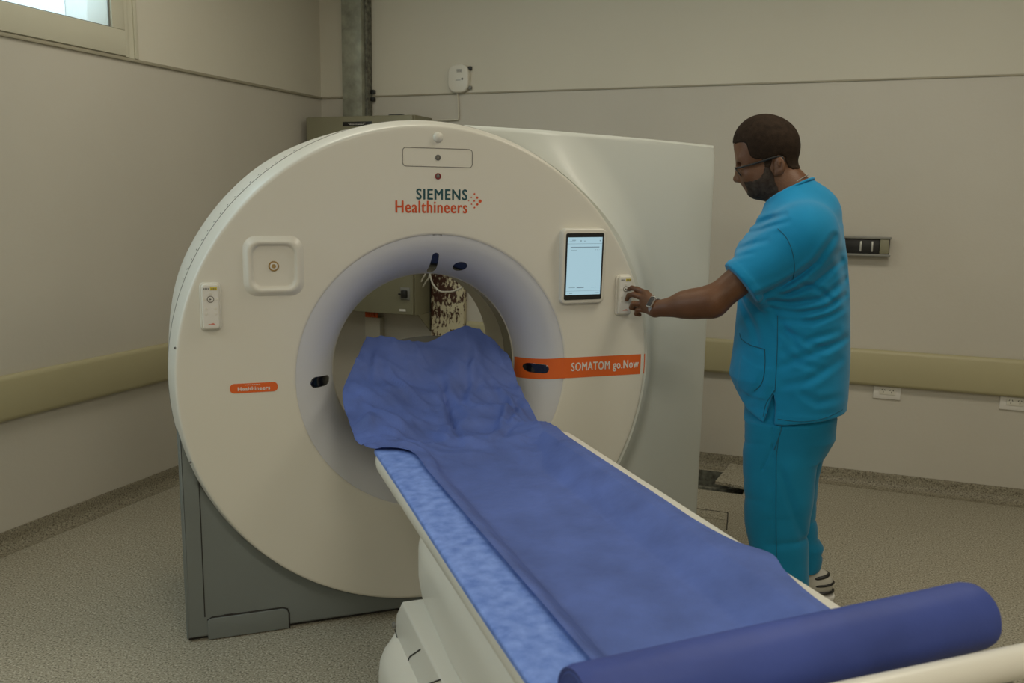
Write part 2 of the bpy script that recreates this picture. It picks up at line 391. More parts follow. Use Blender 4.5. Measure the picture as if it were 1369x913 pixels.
o = box('duct_pipe', -1.0, -.45, 4.62, 4.66, -.115, -.05, 'steel_side', bev=.01); tag(o, 'dusty grey pipe lying inside the open floor duct', 'pipe')

# ================================================================ BACK WALL THINGS
def ybox(name, x0, x1, z0, z1, d, m, parent=None, bev=0, y=Y1): return box(name, x0, x1, y-d, y, z0, z1, m, parent, bev)
# electrical cabinet
CY = 4.60
c = thing('electrical_cabinet', 'large olive grey steel electrical cabinet on the back wall behind the scanner', 'electrical cabinet', (-2.8, CY, .78))
def loc(o, p): o.data.transform(Matrix.Translation([-v for v in p])); return o
CP = (-2.8, CY, .78)
loc(box('body', -3.17, -2.432, CY+.025, Y1-.002, .785, 1.965, 'cabinet', c, .004), CP)
dr = loc(box('door', -3.165, -2.437, CY, CY+.022, .79, 1.96, 'cabinet', c, .004), CP)
lk = loc(box('lock_plate', -2.52, -2.455, CY-.006, CY, .88, .955, 'greyplastic', dr, .003), CP)
loc(box('latch', -2.505, -2.468, CY-.03, CY-.005, .892, .94, 'black', lk, .006), CP)
loc(box('latch_lever', -2.525, -2.50, CY-.024, CY-.012, .91, .92, 'black', lk, .003), CP)
loc(box('rating_plate', -2.528, -2.485, CY-.003, CY, .808, .822, 'printw', dr, .001), CP)
lb = loc(box('label_plate', -2.905, -2.705, CY-.003, CY, 1.906, 1.930, 'black', dr, .001), CP)
bm = bmesh.new()
for i in range(11): add_box(bm, -2.865+i*.011, -2.858+i*.011+random.random()*.002, CY-.0036, CY-.003, 1.919, 1.922)
for i in range(9): add_box(bm, -2.855+i*.011, -2.848+i*.011+random.random()*.002, CY-.0036, CY-.003, 1.912, 1.915)
loc(bmo('label_marks', bm, 'printw', lb), CP)
loc(prism('mounting_bracket', [(CY+.06, .784), (Y1-.003, .784), (Y1-.003, .66), (Y1-.02, .66)], -2.438, -2.432, 'cabinet', c, axis='x'), CP)
loc(box('roof_clip', -2.62, -2.53, CY+.05, CY+.08, 1.965, 1.972, 'black', c), CP)
# duct below cabinet with orange cables
t = ybox('cable_trunking', -2.885, -2.775, .0, .728, .06, 'wall_up', bev=.004); tag(t, 'white cable trunking rising to the cabinet underside, seen through the bore', 'trunking')
bm = bmesh.new()
V = []; F = []
for i in range(6):
    x = -2.868+i*.016; p = catmull([(x, Y1-.07, .735), (x+.008*random.uniform(-1, 1), Y1-.08, .755), (x+.006*random.uniform(-1, 1), Y1-.07, .774)], 4)
    v, f = tube_data(p, .0085, 8); k = len(V); V += v; F += [tuple(q+k for q in ff) for ff in f]
bm.free(); o = link_mesh('orange_cables', V, F, 'orangecable', auto=50); tag(o, 'bundle of orange cables between the trunking and the cabinet', 'cables')
# vertical galvanised duct up to ceiling
d = thing('cable_duct', 'tall galvanised metal cable duct rising from the cabinet to the ceiling', 'cable duct', (-2.925, Y1-.05, 1.97))
DP = (-2.925, Y1-.05, 1.97)
loc(box('duct_body', -3.0, -2.862, Y1-.10, Y1-.001, 1.97, ZC-.001, 'steel', d, .003), DP)
loc(box('duct_flange', -2.862, -2.845, Y1-.06, Y1-.001, 1.97, ZC-.001, 'steel_side', d, .002), DP)
for z in (2.085, 2.13): loc(box('duct_fixing', -2.845, -2.82, Y1-.03, Y1-.001, z-.012, z+.012, 'black', d, .004), DP)
# access point
a = thing('wireless_access_point', 'small white rounded wireless access point high on the back wall', 'access point', (-2.235, Y1, 2.2))
AP = (-2.235, Y1, 2.2)
pts = [(x-2.247, z+2.188) for x, z in rrect(.136, .165, .056, 8)]
loc(prism('housing', pts, Y1-.034, Y1, 'white', a, bev=.010), AP)
loc(box('mounting_clip', -2.192, -2.168, Y1-.02, Y1-.001, 2.235, 2.256, 'black', a, .004), AP)
loc(box('mounting_clip', -2.192, -2.168, Y1-.02, Y1-.001, 2.125, 2.145, 'greyplastic', a, .004), AP)
bm = bmesh.new()
for zz in (2.236, 2.229, 2.223): add_box(bm, -2.255, -2.222, Y1-.0352, Y1-.034, zz, zz+.003)
loc(bmo('print_marks', bm, 'greyring', a), AP)
loc(box('print_line', -2.262, -2.230, Y1-.0352, Y1-.034, 2.176, 2.179, 'greyring', a), AP)
loc(lathe('status_button', [(0.0001, Y1-.036), (.006, Y1-.036), (.007, Y1-.034)], 'greyring', a, 16, center=(-2.219, 2.184)), AP)
wc = tube('network_cable', catmull([(-2.262, Y1-.012, 2.12), (-2.256, Y1-.012, 2.07), (-2.252, Y1-.012, 1.96)], 4)+[Vector((-2.255, Y1-.012, 1.952)), Vector((-2.45, Y1-.012, 1.948))], .0045, 'wall_up', None, 8)
tag(wc, 'thin white cable run down the back wall from the access point', 'cable')
# peeled post
p = box('peeling_painted_post', -.112, .112, -.02, .02, 0, 1.55, 'peel', bev=.003); p.location = (-2.308, Y1-.022, 0)
tag(p, 'cream post with paint flaking to dark brown, seen through the bore', 'post')
# black wall bracket
bk = thing('wall_bracket', 'black metal rail bracket on the back wall at the man\'s back', 'wall bracket', (.05, Y1, 1.27)); BP = (.05, Y1, 1.27)
loc(box('back_plate', -.16, .172, Y1-.035, Y1, 1.235, 1.315, 'black', bk, .003), BP)
loc(box('top_lip', -.16, .178, Y1-.055, Y1-.02, 1.313, 1.325, 'greyplastic', bk, .003), BP)
loc(box('bottom_lip', -.16, .178, Y1-.055, Y1-.02, 1.225, 1.237, 'greyplastic', bk, .003), BP)
for x in (.03, .085): loc(box('slot', x, x+.009, Y1-.041, Y1-.034, 1.248, 1.300, 'silver', bk, .002), BP)
loc(box('end_block', .125, .168, Y1-.052, Y1-.03, 1.240, 1.312, 'cabinet', bk, .004), BP)
loc(box('screw', .170, .177, Y1-.05, Y1-.035, 1.226, 1.238, 'silver', bk, .002), BP)
# power outlets
def outlet(x0, label):
    W = .132
    e = thing('power_outlet', label, 'power outlet', (x0+W/2, Y1, .52), group='white double power outlets under the bumper rail')
    box('cover_plate', -W/2, W/2, -.010, 0, -.037, .030, 'printw', e, .003)
    ins = box('socket_insert', -.036, .040, -.0125, -.0095, -.014, .024, 'white', e, .002)
    bm = bmesh.new()
    for cx in (-.018, .022):
        for (dx, dz, an) in ((-.007, .006, .5), (.007, .006, -.5), (0, -.006, 0)):
            mt = Matrix.Translation((cx+dx, -.0125, .006+dz)) @ Matrix.Rotation(an, 4, 'Y')
            add_box(bm, -.0014, .0014, -.001, .0006, -.0042, .0042, mtx=mt)
    bmo('socket_slots', bm, 'black', ins)
outlet(.152, 'white double power outlet under the bumper rail just right of the man')
outlet(.738, 'white double power outlet under the bumper rail at the right edge')

# ================================================================ SCANNER (local frame: x right, y into the scanner, z up)
GB = Vector((-1.9818172, 2.12572484, 0)); GT = .7155
G = thing('scanner_gantry', 'large white ring-shaped body scanner with round bore, orange stripe and grey base', 'medical scanner', GB, GT)
DC = (.827, .897); BC = (.847, .887)
def fy(r):
    t = min(max((.475-r)/.14, 0), 1); return -.0555+.1555*(1-math.sqrt(1-(.97*t)**2))/(1-math.sqrt(1-.97**2))
# front cover: disc with funnel; ring grid between the bore crease circle and the outer circle
def front_cover():
    N = 180; rings = []
    V = []; F = []; 
    def ring(c, r, y):
        rings.append(len(V))
        for i in range(N):
            a = 2*PI*i/N; V.append((c[0]+r*math.cos(a), y, c[1]+r*math.sin(a)))
    def lerpc(t): return tuple(BC[k]+(DC[k]-BC[k])*t for k in (0, 1))
    ring(DC, .845, .036); ring(DC, .8452, .031); ring(DC, .8437, .020); ring(DC, .833, -.022)
    ring(DC, .825, -.050); ring(DC, .8225, -.0565); ring(DC, .818, -.0595); ring(DC, .812, -.06); ring(DC, .800, -.06)
    for k in range(1, 8):
        t = 1-k/8; ring(lerpc(t), .485+(.80-.485)*t, -.06)
    ring(BC, .485, -.06); ring(BC, .479, -.0595); ring(BC, .4755, -.0565)
    for a, b in zip(rings[:-1], rings[1:]):
        for i in range(N): F.append((a+i, a+(i+1) % N, b+(i+1) % N, b+i))
    return link_mesh('front_cover', V, F, 'white', G, auto=40)
front_cover()
fun = lathe('bore_funnel', [(.4755, -.0567)]+[(r, fy(r)) for r in np.linspace(.475, .337, 30)]+[(.335, .1), (.335, .115)], 'bore', G, 160, center=BC, auto=40)
tun = lathe('bore_tunnel', [(.337, .115), (.337, .40), (.345, .46), (.37, .53), (.42, .59), (.47, .615)], 'tunnel', G, 120, center=BC, auto=50)
lathe('window_band', [(.3352, .112), (.3352, .205)], 'band', tun, 120, center=BC)
lathe('bore_ring', [(.340, .097), (.3335, .099), (.332, .104), (.335, .113)], 'tunnel', tun, 120, center=BC, auto=60)
# rear drum shell (left and top) with vents
def bulge(a):
    d = math.degrees(a); t = min(max((d-98)/34, 0), 1)*min(max((180-d)/26, 0), 1)
    return t*t*(3-2*t)
def drum_r(y, a): return float(np.interp(y, [.037, .040, .050, .09, .17, .26, .36, .48, .60, .64], [.838, .8445, .846, .8475, .848, .848, .845, .833, .80, .76]))+bulge(a)*float(np.interp(y, [.05, .09, .17, .26, .36, .48, .60], [0, .006, .016, .022, .022, .014, 0]))
def drum():
    ys = [.037, .040, .050, .07, .09, .12, .15, .19, .23, .28, .34, .40, .47, .54, .60, .64]; N = 180; V = []; F = []
    for i in range(N):
        a = 2*PI*i/N
        for y in ys: r = drum_r(y, a); V.append((DC[0]+r*math.cos(a), y, DC[1]+r*math.sin(a)))
    K = len(ys)
    for i in range(N):
        for k in range(K-1): F.append((i*K+k, ((i+1) % N)*K+k, ((i+1) % N)*K+k+1, i*K+k+1))
    link_mesh('drum_shell', V, F, 'white', G, auto=50)
drum()
lathe('rear_cover', [(.765, .64), (.47, .64), (.47, .615)], 'white', G, 120, center=DC, auto=40)
lathe('rim_seam', [(.8445, .0355), (.8468, .0365), (.8468, .0400), (.8445, .0410)], 'seam2', G, 160, center=DC)
for k in range(17):
    an = math.radians(158-k*2.35)
    mt = Matrix.Translation((DC[0]+(drum_r(.072, an)-.0002)*math.cos(an), .072, DC[1]+(drum_r(.072, an)-.0002)*math.sin(an))) @ Matrix.Rotation(-an, 4, 'Y')
    box('vent_slot', -.0005, .0008, -.004, .004, -.0022, .0022, 'seam', G, mtx=mt)
# wing
def wing():
    def base(x): return .05+.25*(max(x-1.0, 0)/1.13)**1.8 if x > 1 else .05
    XM, ZB = 2.155, .02
    def ztop(x): return 1.736-.014*(x-1.0)
    def sm(t): t = min(max(t, 0), 1); return t*t*(3-2*t)
    nA, nR = 90, 34; V = []; F = []
    A0, A1 = math.radians(-80), math.radians(80)
    for i in range(nA+1):
        a = A0+(A1-A0)*i/nA; ca, sa = math.cos(a), math.sin(a)
        s = sm((math.degrees(a)-30)/40)
        r0 = .828+(.848-.828)*s; y0 = -.043+(.05+.043)*s
        rx = (XM-DC[0])/ca
        if sa > 0:
            rz = (1.73-DC[1])/sa
            for _ in range(5): rz = (ztop(DC[0]+rz*ca)-DC[1])/sa
        else: rz = (ZB-DC[1])/sa if sa < 0 else 99
        rm = min(rx, rz); rm = max(rm, r0+.002)
        for k in range(nR+1):
            t = k/nR; r = r0+(rm-r0)*t; x = DC[0]+r*ca; z = DC[1]+r*sa
            f = sm((r-r0)/.20)**.8
            if k == 0: y = y0+.012
            else: y = y0+(max(base(x), y0)-y0)*f
            e = rm-r; 
            if e < .02: y += .02-math.sqrt(max(.0, .0004-(.02-e)**2))
            V.append((x, y, z))
        x, y, z = V[-1]; V.append((x, .60, z)); 
    K = nR+2
    for i in range(nA):
        for k in range(K-1): F.append((i*K+k, (i+1)*K+k, (i+1)*K+k+1, i*K+k+1))
    o = link_mesh('side_wing_cover', V, F, 'wing', G, auto=45)
    # back panel closing the wing
    prism('wing_back_panel', [(DC[0]+.3, .02), (XM, .02), (XM, 1.72), (DC[0]+.3, 1.73), (DC[0]+.55, 1.5), (DC[0]+.78, .9), (DC[0]+.5, .3)], .585, .60, 'wing', G)
wing()
# base
BZ = .897
prism('base_body', [(.0, .012), (.0, BZ), (.02, BZ), (.06, .55), (.2, .34), (.45, .17), (.8, .1), (1.3, .1), (1.7, .012)], .0, .58, 'base', G, bev=.012)
bm = bmesh.new(); add_box(bm, .006, 1.6, .02, .56, 0, .014); bmo('plinth', bm, 'seam', G)
tubes('base_seam', [[(.060, -.0005, .085), (.0605, -.0005, .56)]], .0018, 'seam', G)
kick = prism('kick_panel', [(.068, .004), (.332, .004)]+[(.332-.022+.022*math.cos(a), .072-.022+.022*math.sin(a)+.006) for a in np.linspace(0, PI/2, 6)]+[(.068+.012-.012*math.sin(a), .078-.012+.012*math.cos(a)) for a in np.linspace(0, PI/2, 5)], -.006, .01, 'base', G, bev=.002)
tubes('kick_panel_gap', [[(.335, -.001, .004), (.335, -.001, .058), (.329, -.001, .074), (.312, -.001, .081), (.082, -.001, .081), (.068, -.001, .072)]], .0025, 'seam', kick)
box('hinge_tab', .12, .15, -.003, .002, .0825, .0845, 'seam', kick)
# orange stripe
def stripe():
    V = []; F = []; xs = []
    for r in np.linspace(.3365, .475, 26): xs.append(('f', r))
    for x in np.linspace(.0, 1, 14)[1:]: xs.append(('p', x))
    nz = 6
    for kind, v in xs:
        for k in range(nz+1):
            if kind == 'f':
                u = (v-.335)/.14; z = (.829+(.845-.829)*u**.6)+k/nz*.0755*(1+.0*u); 
                x = BC[0]+math.sqrt(v*v-(z-BC[1])**2); y = min(fy(v)-.0012, -.0) if fy(v) < -.05 else fy(v)-.0012
                y = y if v < .468 else -.0575-.0033*(v-.468)/.007
            else:
                z = .8445+k/nz*.0755; xe = DC[0]+math.sqrt(.8238**2-(z-DC[1])**2); xs0 = BC[0]+math.sqrt(.476**2-(z-BC[1])**2)
                x = xs0+(xe-xs0)*v; y = -.0608 if v < .97 else -.0578
            V.append((x, y, z))
    n = len(xs)
    for i in range(n-1):
        for k in range(nz): F.append((i*(nz+1)+k, (i+1)*(nz+1)+k, (i+1)*(nz+1)+k+1, i*(nz+1)+k+1))
    return link_mesh('orange_stripe', V, F, 'orange', G, auto=50)
st = stripe()
text('model_lettering', 'SOMATOM go.Now', 1.350, 1.622, .8605, .9005, -.0612, 'printw', st, space=1.14, fat=.00085)
text('maker_lettering', 'SIEMENS', .776, .950, 1.479, 1.514, -.0602, 'teal', G, space=1.16, fat=.0013)
text('maker_lettering', 'Healthineers', .706, .950, 1.435, 1.474, -.0602, 'orange_t', G, space=1.10, fat=.0011)
def disc(bm, x, z, r, y, n=16, d=.0006):
    vs = [bm.verts.new((x+r*math.cos(2*PI*k/n), y-d, z+r*math.sin(2*PI*k/n))) for k in range(n)]
    ws = [bm.verts.new((v.co.x, y, v.co.z)) for v in vs]
    bm.faces.new(vs)
    for k in range(n): bm.faces.new((vs[k], ws[k], ws[(k+1) % n], vs[(k+1) % n]))
bm = bmesh.new()
for cx, cy, r in ((1209, 265, 18), (1174, 228, 13), (1176, 300, 13), (1141, 188, 10), (1140, 264, 9.5), (1143, 335, 9.5), (1105, 226, 7.5), (1108, 298, 7.5), (1074, 262, 6)):
    disc(bm, .952+(cx-1061)*.000300, 1.476-(cy-265)*.00031, r*.00031, -.0602)
bmo('dot_emblem', bm, 'orange_t', G)
# small orange badge
ob = prism('orange_badge', [(x+.240, z+.874) for x, z in rrect(.148, .031, .0135, 6)], -.0612, -.0598, 'orange', G)
text('badge_lettering', 'Healthineers', .190, .290, .8655, .8785, -.0613, 'printw', ob, bold=.02)
bm = bmesh.new()
for i in range(9): add_box(bm, .212+i*.0055, .2155+i*.0055, -.0615, -.0611, .8835, .8855)
bmo('badge_marks', bm, 'printw', ob)
# funnel sensors following the funnel surface
def on_f(x, z, off=-.0012):
    r = math.hypot(x-BC[0], z-BC[1]); return (x, (fy(r) if r < .4755 else -.06)+off, z)
def patch(name, outline, m, parent, off=-.0014):
    cx = sum(p[0] for p in outline)/len(outline); cz = sum(p[1] for p in outline)/len(outline); n = len(outline); V = []; F = []
    outline = dens(outline); n = len(outline); R = 9
    for k in range(1, R+1):
        t = k/R
        for x, z in outline:
            V.append(on_f(cx+(x-cx)*t, cz+(z-cz)*t, off if k < R else .0005))
    V.append(on_f(cx, cz, off)); c0 = len(V)-1
    for i in range(n): F.append((c0, i, (i+1) % n))
    for k in range(R-1):
        for i in range(n): F.append((k*n+i, (k+1)*n+i, (k+1)*n+(i+1) % n, k*n+(i+1) % n))
    return link_mesh(name, V, F, m, parent, auto=60)
def pill(x0, z0, x1, z1, w, w2=None, n=10):
    w2 = w2 or w; d = Vector((x1-x0, z1-z0)).normalized(); p = Vector((-d.y, d.x)); out = []
    for i in range(n+1):
        a = PI/2+PI*i/n; q = Vector((x0, z0))+(d*math.cos(a)+p*math.sin(a))*w; out.append((q.x, q.y))
    for i in range(n+1):
        a = -PI/2+PI*i/n; q = Vector((x1, z1))+(d*math.cos(a)+p*math.sin(a))*w2; out.append((q.x, q.y))
    return out
def dens(o, n=5):
    out = []
    for i, p in enumerate(o):
        q = o[(i+1) % len(o)]; k = n*3 if math.hypot(q[0]-p[0], q[1]-p[1]) > .012 else 1
        out += [(p[0]+(q[0]-p[0])*t/k, p[1]+(q[1]-p[1])*t/k) for t in range(k)]
    return out
patch('laser_window', pill(.849, 1.290, .853, 1.238, .0125, .015), 'lens', fun)
patch('camera_window', [(.9435+.0245*math.cos(a), 1.251+.0175*math.sin(a)) for a in np.linspace(0, 2*PI, 25)[:-1]], 'lens', fun)
patch('laser_window', pill(.438, .8745, .476, .8715, .019, .0175), 'lens', fun)
patch('laser_window', pill(1.214, .877, 1.254, .878, .0185, .018), 'lens', fun, off=-.0022)
# top service hatch outline, dome, buttons
hp = [(x+.849, z+1.6165) for x, z in rrect(.238, .060, .012, 5)]
tube('hatch_seam', [(x, -.0602, z) for x, z in hp], .0012, 'seam2', G, 6, closed=True)
def button(name, x, z, r, prof, m, parent=G, y=-.06):
    return lathe(name, [(q*r, y-h) for q, h in prof], m, parent, 32, center=(x, z), auto=40)
button('camera_dome', .849, 1.682, .017, [(1.05, 0), (1, .003), (.85, .008), (.5, .012), (.01, .0135)], 'white')
bt = button('hatch_button', .849, 1.6165, .0095, [(1, 0), (1, .0015), (.75, .003), (.7, .001)], 'greyring'); button('button_core', .849, 1.6165, .0066, [(1, .0005), (.6, .002), (.01, .002)], 'seam2', bt)
bt = button('warning_lamp', .849, 1.556, .0105, [(1, 0), (1, .002), (.75, .003), (.62, .001)], 'red'); button('button_core', .849, 1.556, .0066, [(1, .0005), (.6, .0025), (.01, .003)], 'greyring', bt)
tube('notch_mark', [(.832, -.0555, 1.3625), (.848, -.055, 1.3635), (.864, -.0555, 1.3625)], .002, 'seam', fun, 6)
# intercom square ring
IC = (.3125, 1.2635)
def sqring():
    V = []; F = []; prof = [(.094, -.0598), (.088, -.064), (.0815, -.071), (.077, -.0735), (.072, -.0735), (.068, -.071), (.065, -.0655), (.063, -.0625), (.0605, -.0620)]
    n = None
    for s, y in prof:
        pts = rrect(2*s, 2.04*s, .46*s, 8); n = len(pts)
        V += [(IC[0]+x, y, IC[1]+z) for x, z in pts]
    for k in range(len(prof)-1):
        for i in range(n): F.append((k*n+i, k*n+(i+1) % n, (k+1)*n+(i+1) % n, (k+1)*n+i))
    F.append(tuple(range((len(prof)-1)*n, len(prof)*n)))
    return link_mesh('intercom_panel', V, F, 'white', G, auto=50)
ic = sqring()
button('emergency_button', IC[0], IC[1], .0165, [(1, 0), (.98, .002), (.9, .003), (.86, .002), (.6, .002)], 'gold', ic, -.062)
button('button_ring', IC[0], IC[1], .0125, [(1, .001), (.9, .003), (.55, .003), (.5, .002)], 'printw', ic, -.062)
button('button_core', IC[0], IC[1], .0075, [(1, .001), (.8, .004), (.3, .004), (.01, .0035)], 'gold', ic, -.062)
# cover screws
for ang, r in ((172, .826), (198, .829)):
    button('cover_screw', DC[0]+r*math.cos(math.radians(ang)), DC[1]+r*math.sin(math.radians(ang)), .004, [(1, 0), (.8, .002), (.01, .001)], 'greyring', G, -.053)
# tablet-like control display
mt = Matrix.Translation((1.377, -.060, 1.253)) @ Matrix.Rotation(math.radians(3.5), 4, 'X') @ Matrix.Rotation(math.radians(-.6), 4, 'Y')
dsp = prism('control_display', rrect(.170, .268, .020, 6), -.026, .012, 'white', G, bev=.006, mtx=mt)
prism('display_bezel', rrect(.146, .238, .006, 4), -.0270, -.025, 'black', dsp, mtx=mt)
scr = box('screen', -.0665, .0665, -.0278, -.0268, -.1005, .1045, 'screen', dsp, mtx=mt)
bm = bmesh.new()
def sb(x0, x1, z0, z1): box('screen_line', x0, x1, -.0282, -.0277, z0, z1, 'scrink', scr, mtx=mt)
sb(-.0665, .0665, .0815, .0825); sb(-.0665, .0665, -.0865, -.0858)
sb(-.05, -.036, .0935, .0955); sb(-.06, -.038, .0890, .0905); sb(-.018, -.014, .090, .094); sb(-.004, .001, .0905, .0925); sb(.056, .060, .090, .094)
sb(-.055, .056, .068, .071); sb(-.053, -.03, .059, .060); sb(.041, .043, .059, .061); sb(.048, .050, .059, .061); sb(.055, .056, .059, .061)
sb(-.056, -.032, -.0745, -.0730); sb(-.026, .002, -.0755, -.0720); sb(.030, .052, -.0745, -.0735); sb(-.060, -.058, -.0955, -.0935); sb(-.054, -.042, -.0955, -.0938); sb(.045, .062, -.0955, -.0935)
bm.free()
# remote controls docked on the cover
def remote(cx, cz, W, label):
    e = thing('remote_control', label, 'remote control', GB+Matrix.Rotation(GT, 3, 'Z') @ Vector((cx, -.0605, cz)), GT, group='hand remotes docked on the scanner face')
    H = .142
    b = prism('remote_body', rrect(W, H, .011, 5), -.020, 0, 'white2', e, bev=.005)
    prism('remote_cradle', rrect(W+.012, H+.008, .014, 5), -.007, 0, 'white', e, bev=.003)
    prism('face_inset', rrect(W-.009, H-.012, .009, 5), -.0206, -.0195, 'printw', e)
    lab = box('label_strip', .000, W/2-.006, -.0212, -.0204, .052, .061, 'yellow', e)
    bm = bmesh.new()
    for i in range(4): add_box(bm, -.019+i*.0042, -.0165+i*.0042, -.0210, -.0205, .054, .059)
    for i in range(3): add_box(bm, .004+i*.005, .0068+i*.005, -.0216, -.0211, .0545, .0585)
    bmo('label_marks', bm, 'greyring', e)
    def rb(nm, x, z, prof, m): return lathe(nm, prof, m, e, 24, center=(x, z), auto=40)
    rb('button_ring', 0, .0235, [(.0105, -.0205), (.0105, -.0215), (.0085, -.0217), (.0083, -.0205)], 'seam2')
    rb('start_button', 0, .0235, [(.0083, -.0206), (.0075, -.0216), (.0001, -.0217)], 'printw')
    prism('start_symbol', [(-.0025, .0205), (.0035, .0235), (-.0025, .0265)], -.0222, -.0216, 'seam', e)
    for x, z in ((-.014, -.006), (.014, -.006), (-.014, -.022), (.014, -.022), (0, .041), (-.019, .0235), (.019, .0235)):
        rb('key', x, z, [(.0042, -.0205), (.0038, -.0216), (.0001, -.0218)], 'white')
    bm = bmesh.new(); add_box(bm, -.009, .011, -.0210, -.0205, -.0560, -.0540); add_box(bm, .0, .008, -.0210, -.0205, -.0530, -.0515)
    bmo('print_mark', bm, 'orange_t', e)
remote(.119, 1.141, .052, 'white hand remote docked at the left edge of the scanner face')
remote(1.548, 1.1445, .054, 'white hand remote on the right of the scanner being pressed by the man')
# cables hanging behind bore opening
V = []; F = []
CABLES = (([(-2.432, 4.70, .985), (-2.418, 4.70, 1.012), (-2.402, 4.70, 1.045), (-2.39, 4.70, 1.20), (-2.432, 4.70, 1.40)], 'upper short white cable loop on the cabinet side, seen through the bore'),
    ([(-2.432, 4.72, .950), (-2.405, 4.71, .985), (-2.375, 4.70, 1.030), (-2.37, 4.70, 1.20), (-2.432, 4.70, 1.45)], 'lower white cable curve on the cabinet side, seen through the bore'),
    ([(-2.33, 4.840, 1.66), (-2.33, 4.78, 1.63), (-2.335, 4.69, 1.50), (-2.345, 4.68, 1.30), (-2.362, 4.68, 1.065), (-2.356, 4.68, 1.010), (-2.338, 4.68, .970), (-2.297, 4.68, .936), (-2.246, 4.68, .934), (-2.197, 4.68, .944), (-2.13, 4.70, .99), (-2.10, 4.81, 1.10), (-2.10, 4.842, 1.3)], 'white cable drooping in a loop across the peeling post'))
for pts, lb_ in CABLES: tag(tube('hanging_cable', catmull(pts, 8), .0055, 'cable', None, 8), lb_, 'cable', 'cables hanging behind the scanner')

# ================================================================ PATIENT TABLE
Tt = thing('patient_table', 'white patient table extending from the scanner bore toward the viewer', 'patient table', GB, GT)
TX0, TX1 = .549, 1.168
def table_shell():
    # closed cross-section swept along y with a rounded front end
    half = (TX1-TX0)/2; cx = (TX0+TX1)/2
    prof = [(0, .655), (.55, .655), (.80, .662), (.93, .680), (.99, .705), (1.0, .722), (.995, .740), (.975, .750), (.93, .752), (.78, .752), (.70, .742), (.58, .712), (.50, .702), (0, .700)]
    full = [(u, z) for u, z in prof]+[(-u, z) for u, z in prof[::-1][1:-1]]
    ys = [(-.435, .80, .02), (-.438, .88, .012), (-.445, .93, .006), (-.46, .97, .002), (-.485, .995, 0), (-.52, 1, 0), (-1.985, 1, 0), (-2.0, .99, 0), (-2.01, .96, .004)]
    V = []; F = []; n = len(full)
    for y, s, dz in ys:
        for u, z in full:
            zz = z+(.015*min(1, max(0, (z-.70)/.05))*min(1, max(0, (u-.5)/.3))); V.append((cx+u*half*s, y, zz-dz if z > .72 else zz+dz))
    for i in range(len(ys)-1):
        for k in range(n): F.append((i*n+k, i*n+(k+1) % n, (i+1)*n+(k+1) % n, (i+1)*n+k))
    F.append(tuple(range(n))[::-1]); F.append(tuple((len(ys)-1)*n+k for k in range(n)))
    link_mesh('table_top', V, F, 'white2', Tt, auto=45)
table_shell()
# cradle in the bore
prism('cradle', [(.655, .70), (.68, .735), (.70, .735), (.76, .705), (.87, .695), (.98, .705), (1.04, .735), (1.06, .735), (1.085, .70), (1.0, .665), (.87, .655), (.74, .665)], -.46, .30, 'white2', Tt)
# head holder: curved trough standing at the end of the cradle
def head_holder():
    V = []; F = []; n = 16; ys = [(-.10, .74), (.0, .80), (.06, .86), (.10, .93), (.13, .978)]
    for y, zb in ys:
        for i in range(n+1):
            a = -1+2*i/n; V.append((.865+a*.15, y, zb+.012-.02*a*a)) 
    for y, zb in ys[::-1]:
        for i in range(n+1):
            a = -1+2*i/n; V.append((.865+a*.15, y+.018, zb+.002-.02*a*a))
    m_ = n+1; N = len(ys)*2
    for i in range(N):
        for k in range(n): F.append((i*m_+k, i*m_+k+1, ((i+1) % N)*m_+k+1, ((i+1) % N)*m_+k))
    F.append(tuple(i*m_ for i in range(N))); F.append(tuple(i*m_+n for i in range(N))[::-1])
    link_mesh('head_holder', V, F, 'headrest', Tt, auto=45)
head_holder()
# fairing below the top
def loft_y(name, secs, m, parent, npt=9, auto=45):
    """secs: list of (y, x0, x1, z0, z1, r)"""
    V = []; F = []; n = None
    for y, x0, x1, z0, z1, r in secs:
        pts = rrect(x1-x0, z1-z0, min(r, (x1-x0)/2-.001, (z1-z0)/2-.001), npt); n = len(pts)
        V += [((x0+x1)/2+px, y, (z0+z1)/2+pz) for px, pz in pts]
    for i in range(len(secs)-1):
        for k in range(n): F.append((i*n+k, (i+1)*n+k, (i+1)*n+(k+1) % n, i*n+(k+1) % n))
    F.append(tuple(range(n))); F.append(tuple((len(secs)-1)*n+k for k in range(n))[::-1])
    o = link_mesh(name, V, F, m, parent, auto=auto); return o
fa = loft_y('lift_fairing', [(-.700, .70, 1.04, .53, .62, .03), (-.715, .65, 1.09, .475, .652, .05), (-.74, .625, 1.115, .44, .656, .07), (-.79, .605, 1.135, .42, .656, .08), (-.88, .592, 1.148, .405, .656, .09), (-1.15, .587, 1.153, .39, .656, .09), (-2.0, .587, 1.153, .39, .656, .09)], 'white2', Tt)
# column cover: sloped skirt
def column():
    P = [(-.70, .25), (-.722, .32), (-.742, .375), (-.81, .44), (-1.98, .44), (-1.98, .0), (-.66, 0), (-.68, .2)]
    prism('column_cover', P, .555, 1.185, 'white2', Tt, axis='x', bev=.006)
column()
